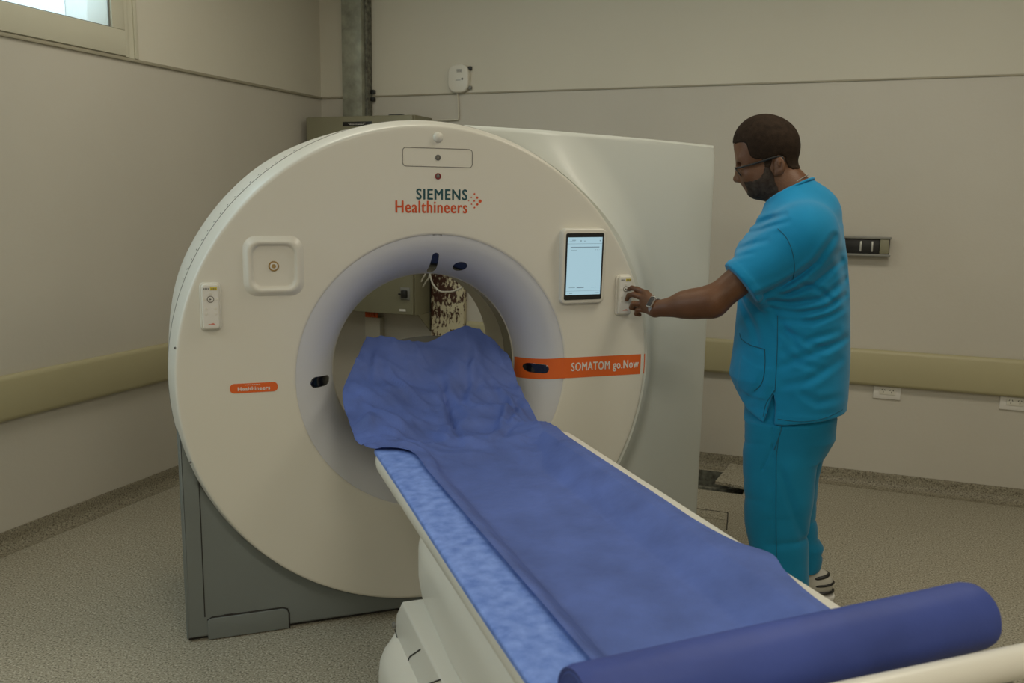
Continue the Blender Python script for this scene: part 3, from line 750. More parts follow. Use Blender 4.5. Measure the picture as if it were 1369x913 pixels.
# lower foot cover flares outward to the left and right
def foot():
    for sx, nm in ((-1, 'foot_cover'), (1, 'foot_cover')):
        V = []; F = []
        cx = .870
        prof = [(.31, .318), (.320, .314), (.338, .298), (.358, .278), (.368, .255), (.372, .22), (.374, 0), (.30, 0)]
        ys = [-.70, -.715, -.73, -.75, -.79, -1.0, -1.975]
        sc_ = [.2, .5, .75, .9, 1, 1, 1]
        for y, s in zip(ys, sc_):
            for u, z in prof: V.append((cx+sx*(.31+(u-.31)*s), y, z*(.93+.07*s)))
        n = len(prof)
        for i in range(len(ys)-1):
            for k in range(n): F.append((i*n+k, i*n+(k+1) % n, (i+1)*n+(k+1) % n, (i+1)*n+k))
        F.append(tuple(range(n))); F.append(tuple((len(ys)-1)*n+k for k in range(n)))
        link_mesh(nm, V, F, 'white2', Tt, auto=45)
foot()
XS = .5545
tubes('panel_seam', [[(XS, -.726, .322), (XS, -.80, .300), (XS, -.872, .285), (XS, -.93, .277)], [(XS, -.872, .285), (XS, -.885, .315), (XS, -.904, .337), (XS, -1.02, .418)], [(XS, -1.08, .36), (XS, -1.20, .44)]], .0018, 'seam', Tt)
button_ = lathe('panel_knob', [(.009, 0), (.008, .006), (.004, .008), (.0001, .008)], 'greyring', Tt, 16)
button_.data.transform(Matrix.Translation((XS-.001, -.732, .338)) @ Matrix.Rotation(PI/2, 4, 'Z'))
# foot end rail
rl = thing('foot_rail', 'x', 'x') ; bpy.data.objects.remove(rl)
FR_ = tube('foot_end_rail', [(.50, -2.041, .8205), (1.52, -2.041, .8205)], .0235, 'white2', Tt, 20)
tube('lower_rail', [(.52, -2.045, .762), (1.50, -2.045, .762)], .011, 'white2', FR_, 14)
for x in (.56, .87, 1.18, 1.455):
    box('rail_bracket', x-.012, x+.012, -2.053, -2.032, .742, .812, 'greyplastic', FR_, .004)

for x in (.62, 1.10): box('rail_arm', x-.015, x+.015, -2.045, -1.99, .700, .760, 'greyplastic', FR_, .004)
# ---------------------------------------------------------------- paper sheets
def cub_interp(P, nu, nv):
    """P rows x cols x 3 control grid -> dense Catmull-Rom grid (nu per row span, nv per col span)"""
    P = np.array(P, float)
    def up(A, n):
        B = np.concatenate([[2*A[0]-A[1]], A, [2*A[-1]-A[-2]]]); out = []
        for i in range(1, len(B)-2):
            for k in range(n):
                t = k/n; a, b, c, d = B[i-1:i+3]
                out.append(.5*(2*b+(c-a)*t+(2*a-5*b+4*c-d)*t*t+(3*b-a-3*c+d)*t**3))
        out.append(A[-1]); return np.array(out)
    A = up(P, nu); return up(A.transpose(1, 0, 2), nv).transpose(1, 0, 2)
def cloth(name, D, m, th=.0012):
    nr, nc = D.shape[:2]; dv = np.gradient(D, axis=0); du = np.gradient(D, axis=1); nm = np.cross(du, dv); nm /= np.linalg.norm(nm, axis=2, keepdims=True)+1e-9
    if nm[..., 2].mean() < 0: nm = -nm
    V = np.concatenate([(D+nm*th*.5).reshape(-1, 3), (D-nm*th*.5).reshape(-1, 3)]); k = nr*nc
    F = []
    for i in range(nr-1):
        for j in range(nc-1):
            a, b_, c, d = i*nc+j, i*nc+j+1, (i+1)*nc+j+1, (i+1)*nc+j
            F += [(d, c, b_, a), (k+a, k+b_, k+c, k+d)]
    rim = [(0, j) for j in range(nc)]+[(i, nc-1) for i in range(1, nr)]+[(nr-1, j) for j in range(nc-2, -1, -1)]+[(i, 0) for i in range(nr-2, 0, -1)]
    for q in range(len(rim)):
        a = rim[q][0]*nc+rim[q][1]; b_ = rim[(q+1) % len(rim)]; b_ = b_[0]*nc+b_[1]; F.append((a, b_, k+b_, k+a))
    bm = bmesh.new(); me = bpy.data.meshes.new('t'); me.from_pydata([tuple(map(float, v)) for v in V], [], F); bm.from_mesh(me)
    o = bmo(name, bm, m, None, auto=80); o.location = GB; o.rotation_euler = (0, 0, GT); return o
def ns(x, y, z, s): return noise.noise(Vector((x*s, y*s, z*s)))
rows = [
 [(.633, .10, 1.008), (.735, .08, .991), (.844, .08, .974), (.988, .10, 1.020), (1.081, .10, .983), (1.150, .06, .916)],
 [(.573, 0, .936), (.687, -.02, .913), (.824, 0, .897), (.960, 0, .922), (1.072, 0, .890), (1.148, -.03, .844)],
 [(.514, -.12, .853), (.635, -.15, .852), (.791, -.13, .826), (.922, -.13, .817), (1.04, -.14, .812), (1.141, -.15, .795)],
 [(.511, -.28, .788), (.629, -.30, .802), (.766, -.28, .767), (.885, -.30, .771), (1.012, -.30, .779), (1.134, -.30, .765)],
 [(.522, -.40, .756), (.625, -.42, .772), (.742, -.42, .752), (.852, -.45, .748), (1.008, -.42, .758), (1.136, -.44, .774)],
]
rows = [r[:5]+[tuple(r[4][k]*.38+r[5][k]*.62 for k in range(3))]+r[5:] for r in rows]
rows[4][5] = (1.086, -.44, .771)
rows += [[(.546, -.472, .768), (.635, -.468, .770), (.722, -.50, .748), (.855, -.53, .738), (1.02, -.52, .742), (1.084, -.52, .770), (1.128, -.52, .7740)],
 [(.638, -.55, .770), (.690, -.56, .758), (.735, -.58, .728), (.87, -.60, .722), (1.02, -.60, .726), (1.084, -.60, .770), (1.126, -.60, .7740)]]
for y in (-.75, -.95, -1.15, -1.30, -1.42, -1.50, -1.58, -1.68, -1.80, -1.93):
    xr = 1.126 if y > -1.35 else {-1.42: 1.140, -1.5: 1.174, -1.58: 1.148, -1.68: 1.128, -1.8: 1.122, -1.93: 1.122}[y]
    rows.append([(.643+.009*(-y-.7), y, .7685), (.672, y, .760), (.716, y, .7165), (.87, y, .7145), (1.02, y, .7175), (1.086, y, .770), (xr, y, .7740)])
D = cub_interp(rows, 14, 16)
for i in range(D.shape[0]):
    for j in range(D.shape[1]):
        x, y, z = D[i, j]
        head = min(max((y+.66)/.22, 0), 1); u = j/(D.shape[1]-1)
        w_ = .011*head
        r1 = 1-abs(ns(x+3, y*1.3, z, 7))*2; r2 = 1-abs(ns(x*1.2+y, y-z, z+9, 11))*2
        dz = w_*(ns(x, y, z, 9)*.8+(r1-.6)*1.3+(r2**3-.3)*.8)+.002*head*ns(x*1.5-y, y+x, z, 26)
        inside = min(1, max(0, (u-.12)/.12))*min(1, max(0, (.80-u)/.1))
        q = x*.6+y*.9+.05*ns(x, y, 2, 6)
        dz += (1-head)*inside*(.0035*ns(x*.8, y*1.6, 0, 6)+.0045*max(0, 1-abs(ns(x*1.4+y*.5, y*.9-x*.6, 4, 7))*5)*(.5+ns(x, y, 8, 3))+.0008*ns(x, y, 0, 40))
        edge = min(1, u/.03)*min(1, (1-u)/.03)
        dz = max(dz, -.002 if z < .74 and y < -.5 else -.02)
        D[i, j, 2] += dz*(edge if y < -.5 else 1)
        D[i, j, 1] += w_*.8*ns(x, z, y+5, 10)
# deep crease in the drape middle and the lobe fold at left
for i in range(D.shape[0]):
    for j in range(D.shape[1]):
        x, y, z = D[i, j]
        cx = .835+.10*(y+.35)
        if y > -.42: D[i, j, 2] -= .020*math.exp(-((x-cx)/.010)**2)*min(1, (y+.42)/.1)*min(1, max(0, (-.02-y)/.1))
        D[i, j, 2] += .016*math.exp(-((x-.575-.25*(y+.25))/.020)**2-((y+.27)/.08)**2)-.014*math.exp(-((x-.575-.25*(y+.25))/.020)**2-((y+.235)/.03)**2)
creases = [((.58, -.20), (.70, -.36), .010), ((.54, -.08), (.67, -.24), .008), ((.95, -.40), (1.09, -.14), .011), ((.68, -.03), (.80, -.22), .009), ((1.02, .04), (.93, -.16), .009),
           ((.74, -.28), (.80, -.43), .008), ((1.06, -.05), (1.10, -.30), .009), ((.88, -.05), (.90, -.24), .007), ((.60, -.33), (.70, -.47), .008), ((.90, -.46), (1.05, -.30), .007), ((.66, .05), (.62, -.10), .008)]
for i in range(D.shape[0]):
    for j in range(D.shape[1]):
        x, y, z = D[i, j]
        if y > -.52:
            for (ax, ay), (bx, by), am in creases:
                ex, ey = bx-ax, by-ay; t = ((x-ax)*ex+(y-ay)*ey)/(ex*ex+ey*ey); tc = min(max(t, 0), 1)
                dd = math.hypot(x-ax-tc*ex+.008*ns(x, y, 3, 20), y-ay-tc*ey); sd = (x-ax)*ey-(y-ay)*ex
                D[i, j, 2] += am*1.25*math.sin(PI*(.1+.8*tc))*(math.exp(-(dd/.013)**2)-.6*math.exp(-((dd-.022)/.014)**2)*(1 if sd > 0 else .2))
        if y < -.435:
            x, y, z = D[i, j]; uz = np.interp(x, [.54, .65, .675, .72, 1.0, 1.042, 1.085, 1.13, 1.16, 1.2], [.7575, .7600, .754, .7125, .7130, .7410, .7675, .7705, .770, .762])+.0042
            D[i, j, 2] = max(z, uz)
sh = cloth('disposable_bed_sheet', D, 'sheet')
tag(sh, 'crumpled blue disposable sheet over the table trough, draped up into the scanner bore', 'sheet')
# under sheet over full width
rows = []
for y in (-.462, -.60, -.8, -1.0, -1.2, -1.4, -1.6, -1.8, -1.94):
    e = .554-.004*math.sin(y*3)
    rows.append([(e-.006, y, .744), (e, y, .7545), (.60, y, .7565), (.65, y, .757), (.675, y, .752), (.72, y, .7105), (.87, y, .7085), (1.0, y, .711), (1.042, y, .7385), (1.085, y, .7655), (1.118, y, .7695)])
D = cub_interp(rows, 12, 8)
for i in range(D.shape[0]):
    for j in range(D.shape[1]):
        x, y, z = D[i, j]; u = j/(D.shape[1]-1)
        if .04 < u < .5: D[i, j, 2] += .0022*abs(ns(x, y, 0, 14))+.0018*max(0, math.sin(y*26+1))**6*(1 if y > -.8 else 0)
us = cloth('under_sheet', D, 'sheet2'); tag(us, 'light mottled blue paper under-sheet showing as a strip along the left table edge', 'sheet')
# paper roll
def paper_roll():
    e = thing('paper_roll', 'thick dark blue roll of examination paper lying across the foot of the table', 'paper roll', GB+Matrix.Rotation(GT, 3, 'Z') @ Vector((.532, -1.960, .832)), GT+.050)
    R, L = .053, .718; n = 64; V = []; F = []; nx = 60
    for i in range(nx+1):
        x = L*i/nx
        for k in range(n):
            a = 2*PI*k/n; r = R+.0012*noise.noise(Vector((x*4, math.cos(a)*2, math.sin(a)*2)))
            if i in (0, nx): r -= .0025
            V.append((x, r*math.cos(a), r*math.sin(a)))
    for i in range(nx):
        for k in range(n): F.append((i*n+k, i*n+(k+1) % n, (i+1)*n+(k+1) % n, (i+1)*n+k))
    # layered end rings
    for end, x in ((0, 0), (nx, L)):
        prev = end*n
        for q, (r, dx) in enumerate(((.0475, .0), (.045, .0015), (.042, .0), (.036, .0015), (.030, 0), (.026, .001))):
            s = len(V)
            for k in range(n): a = 2*PI*k/n; V.append((x+(dx if end == 0 else -dx), r*math.cos(a), r*math.sin(a)))
            for k in range(n): F.append((prev+k, prev+(k+1) % n, s+(k+1) % n, s+k))
            prev = s
    bm = bmesh.new(); me = bpy.data.meshes.new('t'); me.from_pydata([tuple(v) for v in V], [], F); bm.from_mesh(me)
    bmo('rolled_paper', bm, 'roll', e)
    core = []
    V = []; F = []
    for x in (0.0005, L-.0005):
        for r in (.026, .022):
            for k in range(32): a = 2*PI*k/32; V.append((x, r*math.cos(a), r*math.sin(a)))
    for (p, q) in ((0, 1), (1, 3), (3, 2), (2, 0)):
        for k in range(32): F.append((p*32+k, p*32+(k+1) % 32, q*32+(k+1) % 32, q*32+k))
    link_mesh('cardboard_core', V, F, 'card', e, auto=50)
paper_roll()
#PERSON#
# ================================================================ PERSON (implicit surfaces polygonised with surface nets)
def axis_grid(lo, hi, coarse, fines=()):
    xs = [lo]
    while xs[-1] < hi:
        x = xs[-1]; h = coarse
        for a, b_, f in fines:
            if a-.0 <= x < b_: h = min(h, f)
        xs.append(x+h)
    return np.array(xs, np.float32)
class Field:
    def __init__(s, X, Y, Z): s.X, s.Y, s.Z = X, Y, Z; s.F = np.full((len(X), len(Y), len(Z)), .5, np.float32)
    def sub(s, bb):
        sl = []
        for A, (lo, hi) in zip((s.X, s.Y, s.Z), bb):
            i = max(int(np.searchsorted(A, lo))-1, 0); j = min(int(np.searchsorted(A, hi))+1, len(A)); sl.append(slice(i, max(j, i+1)))
        return tuple(sl)
    def apply(s, fn, bb, k=0.0, op='u', pad=.03):
        bb = [(lo-pad-k, hi+pad+k) for lo, hi in bb]; sl = s.sub(bb)
        x = s.X[sl[0]][:, None, None]; y = s.Y[sl[1]][None, :, None]; z = s.Z[sl[2]][None, None, :]
        d = fn(x, y, z).astype(np.float32); a = s.F[sl]
        if op == 'u':
            if k > 0: h = np.maximum(k-np.abs(a-d), 0)/k; r = np.minimum(a, d)-h*h*k*.25
            else: r = np.minimum(a, d)
        elif op == 's':
            if k > 0: h = np.maximum(k-np.abs(a+d), 0)/k; r = np.maximum(a, -d)+h*h*k*.25
            else: r = np.maximum(a, -d)
        elif op == 'i': r = np.maximum(a, d)
        s.F[sl] = r
    def cone(s, p, q, ra, rb, k=.02, op='u'):
        p = np.array(p, np.float32); q = np.array(q, np.float32); ba = q-p; L2 = float(ba@ba)
        def fn(x, y, z):
            t = np.clip(((x-p[0])*ba[0]+(y-p[1])*ba[1]+(z-p[2])*ba[2])/L2, 0, 1)
            return np.sqrt((x-p[0]-t*ba[0])**2+(y-p[1]-t*ba[1])**2+(z-p[2]-t*ba[2])**2)-(ra+(rb-ra)*t)
        R = max(ra, rb); s.apply(fn, [(min(p[i], q[i])-R, max(p[i], q[i])+R) for i in range(3)], k, op)
    def ell(s, c, r, k=.02, op='u', tilt=0, yaw=0):
        """tilt: rotation in the x-z plane (radians), yaw in x-y"""
        ct, st = math.cos(tilt), math.sin(tilt); cy, sy = math.cos(yaw), math.sin(yaw)
        def fn(x, y, z):
            x, y, z = x-c[0], y-c[1], z-c[2]
            x, y = x*cy+y*sy, -x*sy+y*cy
            x, z = x*ct+z*st, -x*st+z*ct
            k0 = np.sqrt((x/r[0])**2+(y/r[1])**2+(z/r[2])**2); k1 = np.sqrt((x/r[0]**2)**2+(y/r[1]**2)**2+(z/r[2]**2)**2)+1e-6
            return k0*(k0-1)/k1
        R = max(r); s.apply(fn, [(c[i]-R, c[i]+R) for i in range(3)], k, op)
    def loft(s, zs, ca, cs, ra, rs, e=2.3, k=.02):
        zs = np.array(zs); o = np.argsort(zs)
        I = lambda v, z: np.interp(z, zs[o], np.array(v)[o])
        def fn(x, y, z):
            A, B, R, S = I(ca, z), I(cs, z), I(ra, z), I(rs, z)
            q = (np.abs((x-A)/R)**e+np.abs((y-B)/S)**e)**(1/e)
            d = (q-1)*np.minimum(R, S); return np.maximum(d, np.maximum(zs.min()-z, z-zs.max()))
        s.apply(fn, [(min(np.array(ca)-np.array(ra)), max(np.array(ca)+np.array(ra))), (min(np.array(cs)-np.array(rs)), max(np.array(cs)+np.array(rs))), (zs.min(), zs.max())], k)
    def mesh(s, name, m, parent, smooth_it=1):
        F = s.F; X, Y, Z = s.X, s.Y, s.Z; ins = F < 0
        n = ins[:-1, :-1, :-1].astype(np.int8).copy(); 
        cnt = np.zeros(tuple(d-1 for d in F.shape), np.int8)
        for i in (0, 1):
            for j in (0, 1):
                for k in (0, 1): cnt += ins[i:F.shape[0]-1+i, j:F.shape[1]-1+j, k:F.shape[2]-1+k]
        act = (cnt > 0) & (cnt < 8); I, J, K = np.nonzero(act); N = len(I)
        idx = np.full(act.shape, -1, np.int32); idx[I, J, K] = np.arange(N)
        P = np.zeros((N, 3)); W = np.zeros(N)
        C = [(i, j, k) for i in (0, 1) for j in (0, 1) for k in (0, 1)]
        for a in range(8):
            for b_ in range(a+1, 8):
                da = C[a]; db = C[b_]
                if sum(abs(u-v) for u, v in zip(da, db)) != 1: continue
                fa = F[I+da[0], J+da[1], K+da[2]]; fb = F[I+db[0], J+db[1], K+db[2]]; cr = (fa < 0) != (fb < 0)
                t = np.where(cr, fa/(fa-fb+1e-12), 0)
                pa = np.stack([X[I+da[0]], Y[J+da[1]], Z[K+da[2]]], 1); pb = np.stack([X[I+db[0]], Y[J+db[1]], Z[K+db[2]]], 1)
                P += np.where(cr[:, None], pa+(pb-pa)*t[:, None], 0); W += cr
        P /= W[:, None]
        Q = []
        for ax in range(3):
            sl0 = [slice(1, -1)]*3; sl1 = [slice(1, -1)]*3; sl0[ax] = slice(0, -1); sl1[ax] = slice(1, None)
            a = ins[tuple(sl0)]; b_ = ins[tuple(sl1)]; e = np.nonzero(a != b_)
            off = [1, 1, 1]; off[ax] = 0; p = [e[i]+off[i] for i in range(3)]
            o1, o2 = [(1, 2), (2, 0), (0, 1)][ax]
            def cell(d1, d2):
                q = [p[0].copy(), p[1].copy(), p[2].copy()]; q[o1] -= d1; q[o2] -= d2; return idx[q[0], q[1], q[2]]
            q = np.stack([cell(0, 0), cell(1, 0), cell(1, 1), cell(0, 1)], 1); fl = ~a[e]
            q[fl] = q[fl][:, ::-1]; Q.append(q)
        Q = np.concatenate(Q); Q = Q[(Q >= 0).all(1)]
        # light laplacian smoothing
        for _ in range(smooth_it):
            S_ = np.zeros_like(P); c = np.zeros(N)
            for i in range(4):
                a, b_ = Q[:, i], Q[:, (i+1) % 4]; np.add.at(S_, a, P[b_]); np.add.at(c, a, 1); np.add.at(S_, b_, P[a]); np.add.at(c, b_, 1)
            P = P*.5+.5*S_/np.maximum(c, 1)[:, None]
        me = bpy.data.meshes.new(name); me.vertices.add(N); me.vertices.foreach_set('co', P.ravel().astype(np.float32))
        me.loops.add(len(Q)*4); me.loops.foreach_set('vertex_index', Q.ravel().astype(np.int32))
        me.polygons.add(len(Q)); me.polygons.foreach_set('loop_start', np.arange(0, len(Q)*4, 4, dtype=np.int32)); me.update(calc_edges=True); me.validate()
        return fin(name, me, m, parent, smooth=True)
_lat = rng.rand(32, 32, 32).astype(np.float32)*2-1
def vn(x, y, z):
    x, y, z = np.broadcast_arrays(x, y, z); xi, yi, zi = np.floor(x).astype(int), np.floor(y).astype(int), np.floor(z).astype(int)
    fx, fy_, fz = x-xi, y-yi, z-zi; fx, fy_, fz = [f*f*(3-2*f) for f in (fx, fy_, fz)]
    L = lambda a, b_, c: _lat[(xi+a) & 31, (yi+b_) & 31, (zi+c) & 31]
    r = 0
    for a in (0, 1):
        for b_ in (0, 1):
            for c in (0, 1): r = r+L(a, b_, c)*(fx if a else 1-fx)*(fy_ if b_ else 1-fy_)*(fz if c else 1-fz)
    return r
def polysd(px, pz, poly):
    """signed distance to a 2D polygon, negative inside"""
    d = None; s = None; n = len(poly)
    inside = np.zeros(np.broadcast(px, pz).shape, bool); d = np.full(inside.shape, 1e9, np.float32)
    for i in range(n):
        ax, az = poly[i]; bx, bz = poly[(i+1) % n]; ex, ez = bx-ax, bz-az
        t = np.clip(((px-ax)*ex+(pz-az)*ez)/(ex*ex+ez*ez), 0, 1); d = np.minimum(d, (px-ax-t*ex)**2+(pz-az-t*ez)**2)
        c = ((az > pz) != (bz > pz)) & (px < ex*(pz-az)/(ez if abs(ez) > 1e-9 else 1e-9)+ax); inside ^= c
    d = np.sqrt(d); return np.where(inside, -d, d)

PO = Vector((-0.16519152, 3.22487197, 0)); PA = Vector((-0.99839967, -0.05655179, 0)); PS = Vector((0.05655179, -0.99839967, 0))
# local frame of the figure: x forward, y toward his left (the viewer), z up
man = thing('person', 'man in teal scrubs and glasses standing beside the scanner, left hand on its remote', 'person', PO)
mm = Matrix.Identity(4)
for i in range(3): mm[i][0] = PA[i]; mm[i][1] = PS[i]; mm[i][2] = (0, 0, 1)[i]
mm[0][3], mm[1][3], mm[2][3] = PO
man.matrix_world = mm

SH = (.035, .175, 1.375); EL = (.278, .255, 1.152); WR = (.468, .212, 1.114)
def head_prims(f, g=0.0):
    f.cone((-.005, 0, 1.41), (.055, 0, 1.52), .078+g, .068+g, .05); f.cone((.040, 0, 1.50), (.110, 0, 1.605), .067+g, .064+g, .04)
    f.ell((.150, 0, 1.690), (.108+g, .079+g, .098+g), .01, tilt=.25)
    f.ell((.106, 0, 1.668), (.070+g, .070+g, .085+g), .03)
    f.ell((.184, 0, 1.622), (.058+g, .060+g, .082+g), .03, tilt=.12)       # face
    f.ell((.152, 0, 1.556), (.058+g, .055+g, .050+g), .04, tilt=.35)        # jaw
    f.ell((.166, 0, 1.527), (.027+g, .028+g, .023+g), .03)                 # chin
    for sy in (1, -1):
        f.ell((.135, sy*.042, 1.572), (.042+g, .024+g, .040+g), .03); f.ell((.196, sy*.036, 1.580), (.020+g, .020+g, .020+g), .02)
    f.cone((.222, -.034, 1.640), (.222, .034, 1.640), .011+g, .011+g, .02)     # brow
def body_field(full=True):
    X = axis_grid(-.26, .64, .009, ((-.01, .29, .0034), (.42, .64, .0028)))
    Y = axis_grid(-.34, .34, .008, ((-.11, .245, .0034),))
    Z = axis_grid(-.02, 1.83, .010, ((1.04, 1.22, .0028), (1.47, 1.82, .0034)))
    f = Field(X, Y, Z)
    # trunk
    f.loft([.82, .95, 1.10, 1.25, 1.36, 1.42], [.0, .01, .015, .012, .01, .0], [0]*6, [.11, .14, .15, .145, .12, .09], [.14, .145, .15, .16, .15, .12], 2.1, .03)
    f.cone((.0, -.15, 1.385), (.0, .15, 1.385), .058, .058, .05)
    # legs
    f.cone((.02, .080, .80), (.03, .10, .47), .070, .060, .03); f.cone((.03, .10, .47), (.0, .10, .09), .055, .040, .02)
    f.cone((-.02, -.080, .80), (-.02, -.10, .47), .070, .060, .03); f.cone((-.02, -.10, .47), (-.09, -.10, .09), .055, .040, .02)
    f.cone((.0, .10, .06), (.14, .105, .04), .036, .028, .02); f.cone((-.10, -.10, .06), (.05, -.105, .04), .036, .028, .02)
    # right arm hanging on the far side
    f.cone((.0, -.20, 1.36), (-.01, -.255, 1.08), .055, .043, .03); f.cone((-.01, -.255, 1.08), (.06, -.255, .87), .042, .028, .02)
    f.ell((.075, -.255, .80), (.038, .018, .048), .02)
    for dx, L in ((-.022, .060), (-.007, .072), (.009, .074), (.024, .064)):
        f.cone((.078+dx, -.255, .765), (.086+dx*1.1, -.252, .765-L), .0095, .0075, .006)
    f.cone((.10, -.250, .81), (.122, -.238, .75), .012, .009, .008)
    # left arm
    f.cone(SH, EL, .060, .048, .03)
    f.ell((.305, .254, 1.150), (.060, .044, .044), .03, tilt=-.35)
    f.cone(EL, (.37, .236, 1.139), .047, .042, .03); f.cone((.35, .240, 1.138), WR, .045, .0285, .03)
    # hand: palm from wrist to knuckles, back of the hand facing up and to the viewer
    kn = dict(i=(.520, .155, 1.160), m=(.529, .160, 1.143), r=(.530, .163, 1.122), l=(.520, .164, 1.102))
    for q, ra in (('i', .0150), ('m', .0155), ('r', .0150), ('l', .0135)):
        wp = (WR[0]+.012, WR[1]-.006, WR[2]+{'i': .014, 'm': .005, 'r': -.004, 'l': -.013}[q]); f.cone(wp, kn[q], .018, ra-.002, .012)
    def finger(pts, rr):
        for p, q_, a, b_ in zip(pts[:-1], pts[1:], rr[:-1], rr[1:]): f.cone(p, q_, a, b_, .0035)
    finger([kn['i'], (.557, .136, 1.172), (.578, .122, 1.174), (.590, .1125, 1.168)], [.0110, .0098, .0088, .0076])
    finger([kn['m'], (.566, .147, 1.153), (.586, .134, 1.147), (.594, .124, 1.131)], [.0112, .0102, .0090, .0078])
    finger([kn['r'], (.563, .160, 1.121), (.573, .145, 1.105), (.560, .133, 1.100)], [.0110, .0102, .0090, .0080])
    finger([kn['l'], (.547, .158, 1.099), (.555, .146, 1.084), (.543, .138, 1.080)], [.0100, .0092, .0082, .0074])
    finger([(WR[0]+.022, .188, 1.130), (.512, .150, 1.150), (.541, .122, 1.160), (.566, .104, 1.158)], [.0160, .0135, .0108, .0088])
    # head
    head_prims(f)
    f.cone((.229, 0, 1.622), (.236, 0, 1.573), .0085, .0125, .014)       # nose bridge
    f.ell((.2385, 0, 1.5665), (.0135, .0125, .0115), .008)
    f.ell((.228, .0125, 1.5635), (.012, .008, .009), .006); f.ell((.228, -.0125, 1.5635), (.012, .008, .009), .006)
    for sy in (1, -1):
        f.ell((.230, sy*.030, 1.612), (.014, .017, .012), .010, 's'); f.ell((.214, sy*.030, 1.610), (.012, .014, .010), .004)
    f.ell((.2065, 0, 1.5475), (.0125, .023, .0070), .005, tilt=.5); f.ell((.1965, 0, 1.5345), (.0120, .021, .0070), .005, tilt=.5)
    f.ell((.2060, 0, 1.5400), (.009, .021, .0016), .002, 's', tilt=.5)
    for sy in (1, -1):
        f.ell((.095, sy*.082, 1.610), (.0215, .009, .033), .006, tilt=-.22, yaw=-sy*.40)
        f.ell((.099, sy*.094, 1.614), (.0125, .008, .020), .003, 's', tilt=-.22)
        f.ell((.096, sy*.090, 1.617), (.0045, .004, .013), .003, tilt=-.18)
        f.ell((.103, sy*.079, 1.584), (.009, .006, .010), .005)
    return f
bf = body_field(); bf.mesh('body', 'skin', man)
# hair and beard hug the skull
def shell(name, poly, m, grow, ymax=.2, extra=None):
    f = Field(axis_grid(.0, .29, .0034), axis_grid(-.11, .11, .0034), axis_grid(1.46, 1.82, .0034))
    head_prims(f, grow)
    if extra: extra(f, grow)
    f.apply(lambda x, y, z: np.broadcast_to(polysd(x, z, poly), np.broadcast(x, y, z).shape)+wob(x, y, z), [(0, .3), (-.11, .11), (1.4, 1.9)], 0, 'i')
    return f.mesh(name, m, man, 1)
def neckx(f, g): f.cone((.010, 0, 1.44), (.105, 0, 1.60), .068+g, .066+g, .03)
hp_ = [(.262, 1.690), (.240, 1.6885), (.216, 1.691), (.206, 1.680), (.200, 1.662), (.192, 1.645), (.176, 1.632), (.160, 1.634), (.150, 1.628), (.142, 1.605), (.124, 1.603), (.119, 1.634), (.100, 1.648), (.078, 1.640), (.068, 1.608), (.048, 1.600), (.0, 1.612), (-.05, 1.615), (-.05, 1.9), (.3, 1.9)]
def wob(x, y, z): return .0035*vn(x*95, y*95, z*95)+.002*vn(x*240, y*240, z*240)
shell('hair', hp_, 'hair', .0026)
bp_ = [(.124, 1.606), (.142, 1.606), (.146, 1.588), (.158, 1.570), (.180, 1.557), (.204, 1.5560), (.214, 1.5575), (.210, 1.5500), (.205, 1.5430), (.199, 1.5300), (.20, 1.485), (.09, 1.485), (.090, 1.53), (.108, 1.566)]
bo = shell('beard', bp_, 'beard', .0022)
# moustache and eyebrows sit on the face
for sy in (1, -1):
    tube('eyebrow', catmull([(.2335, sy*.012, 1.640), (.2320, sy*.028, 1.645), (.219, sy*.044, 1.641)], 5), [.0022]*4+[.0036]*4+[.0028, .0024, .0014], 'hair', man, 8)
    tube('moustache', catmull([(.2170, sy*.002, 1.5560), (.2110, sy*.013, 1.5540), (.1960, sy*.024, 1.541)], 5), [.0032]*8+[.0028, .002, .0012], 'beard', man, 8)
# glasses, tilted with the bowed head
GT_ = math.radians(38)
def lens_pts(sy):
    out = []
    for x, z in rrect(.048, .034, .011, 5):
        out.append(Vector((.2345+math.sin(GT_)*z-.0035*abs(x*20)**1.5, sy*(.033+x), 1.5915+math.cos(GT_)*z)))
    return out
gf = tube('glasses', lens_pts(1), .0021, 'black', man, 8, closed=True)
tube('glasses_rim', lens_pts(-1), .0021, 'black', gf, 8, closed=True)
tube('bridge', catmull([(.2380, .010, 1.597), (.2415, 0, 1.601), (.2380, -.010, 1.597)], 4), .0018, 'black', gf, 8)
for sy in (1, -1):
    link_mesh('lens', lens_pts(sy), [tuple(range(len(lens_pts(sy))))], 'speclens', gf)
    tube('temple_arm', catmull([(.238, sy*.057, 1.603), (.220, sy*.068, 1.606), (.165, sy*.0800, 1.621), (.118, sy*.0830, 1.637), (.090, sy*.082, 1.640), (.078, sy*.080, 1.622)], 6), .0034, 'black', gf, 8)
    bm = bmesh.new(); bmesh.ops.create_uvsphere(bm, u_segments=16, v_segments=10, radius=.0075); bmesh.ops.translate(bm, verts=bm.verts, vec=(.2200, sy*.030, 1.6075)); bmo('eye', bm, 'eye', man)
# necklace
def neck_ring():
    pts = []
    for k in range(40):
        a = 2*PI*k/40; u, v = math.cos(a), math.sin(a)
        # plane across the neck, higher at the back
        pts.append(Vector((.066+.0685*u, .0720*v, 1.538-.046*u))) 
    return pts
tube('necklace', neck_ring(), .0014, 'silver', man, 6, closed=True)
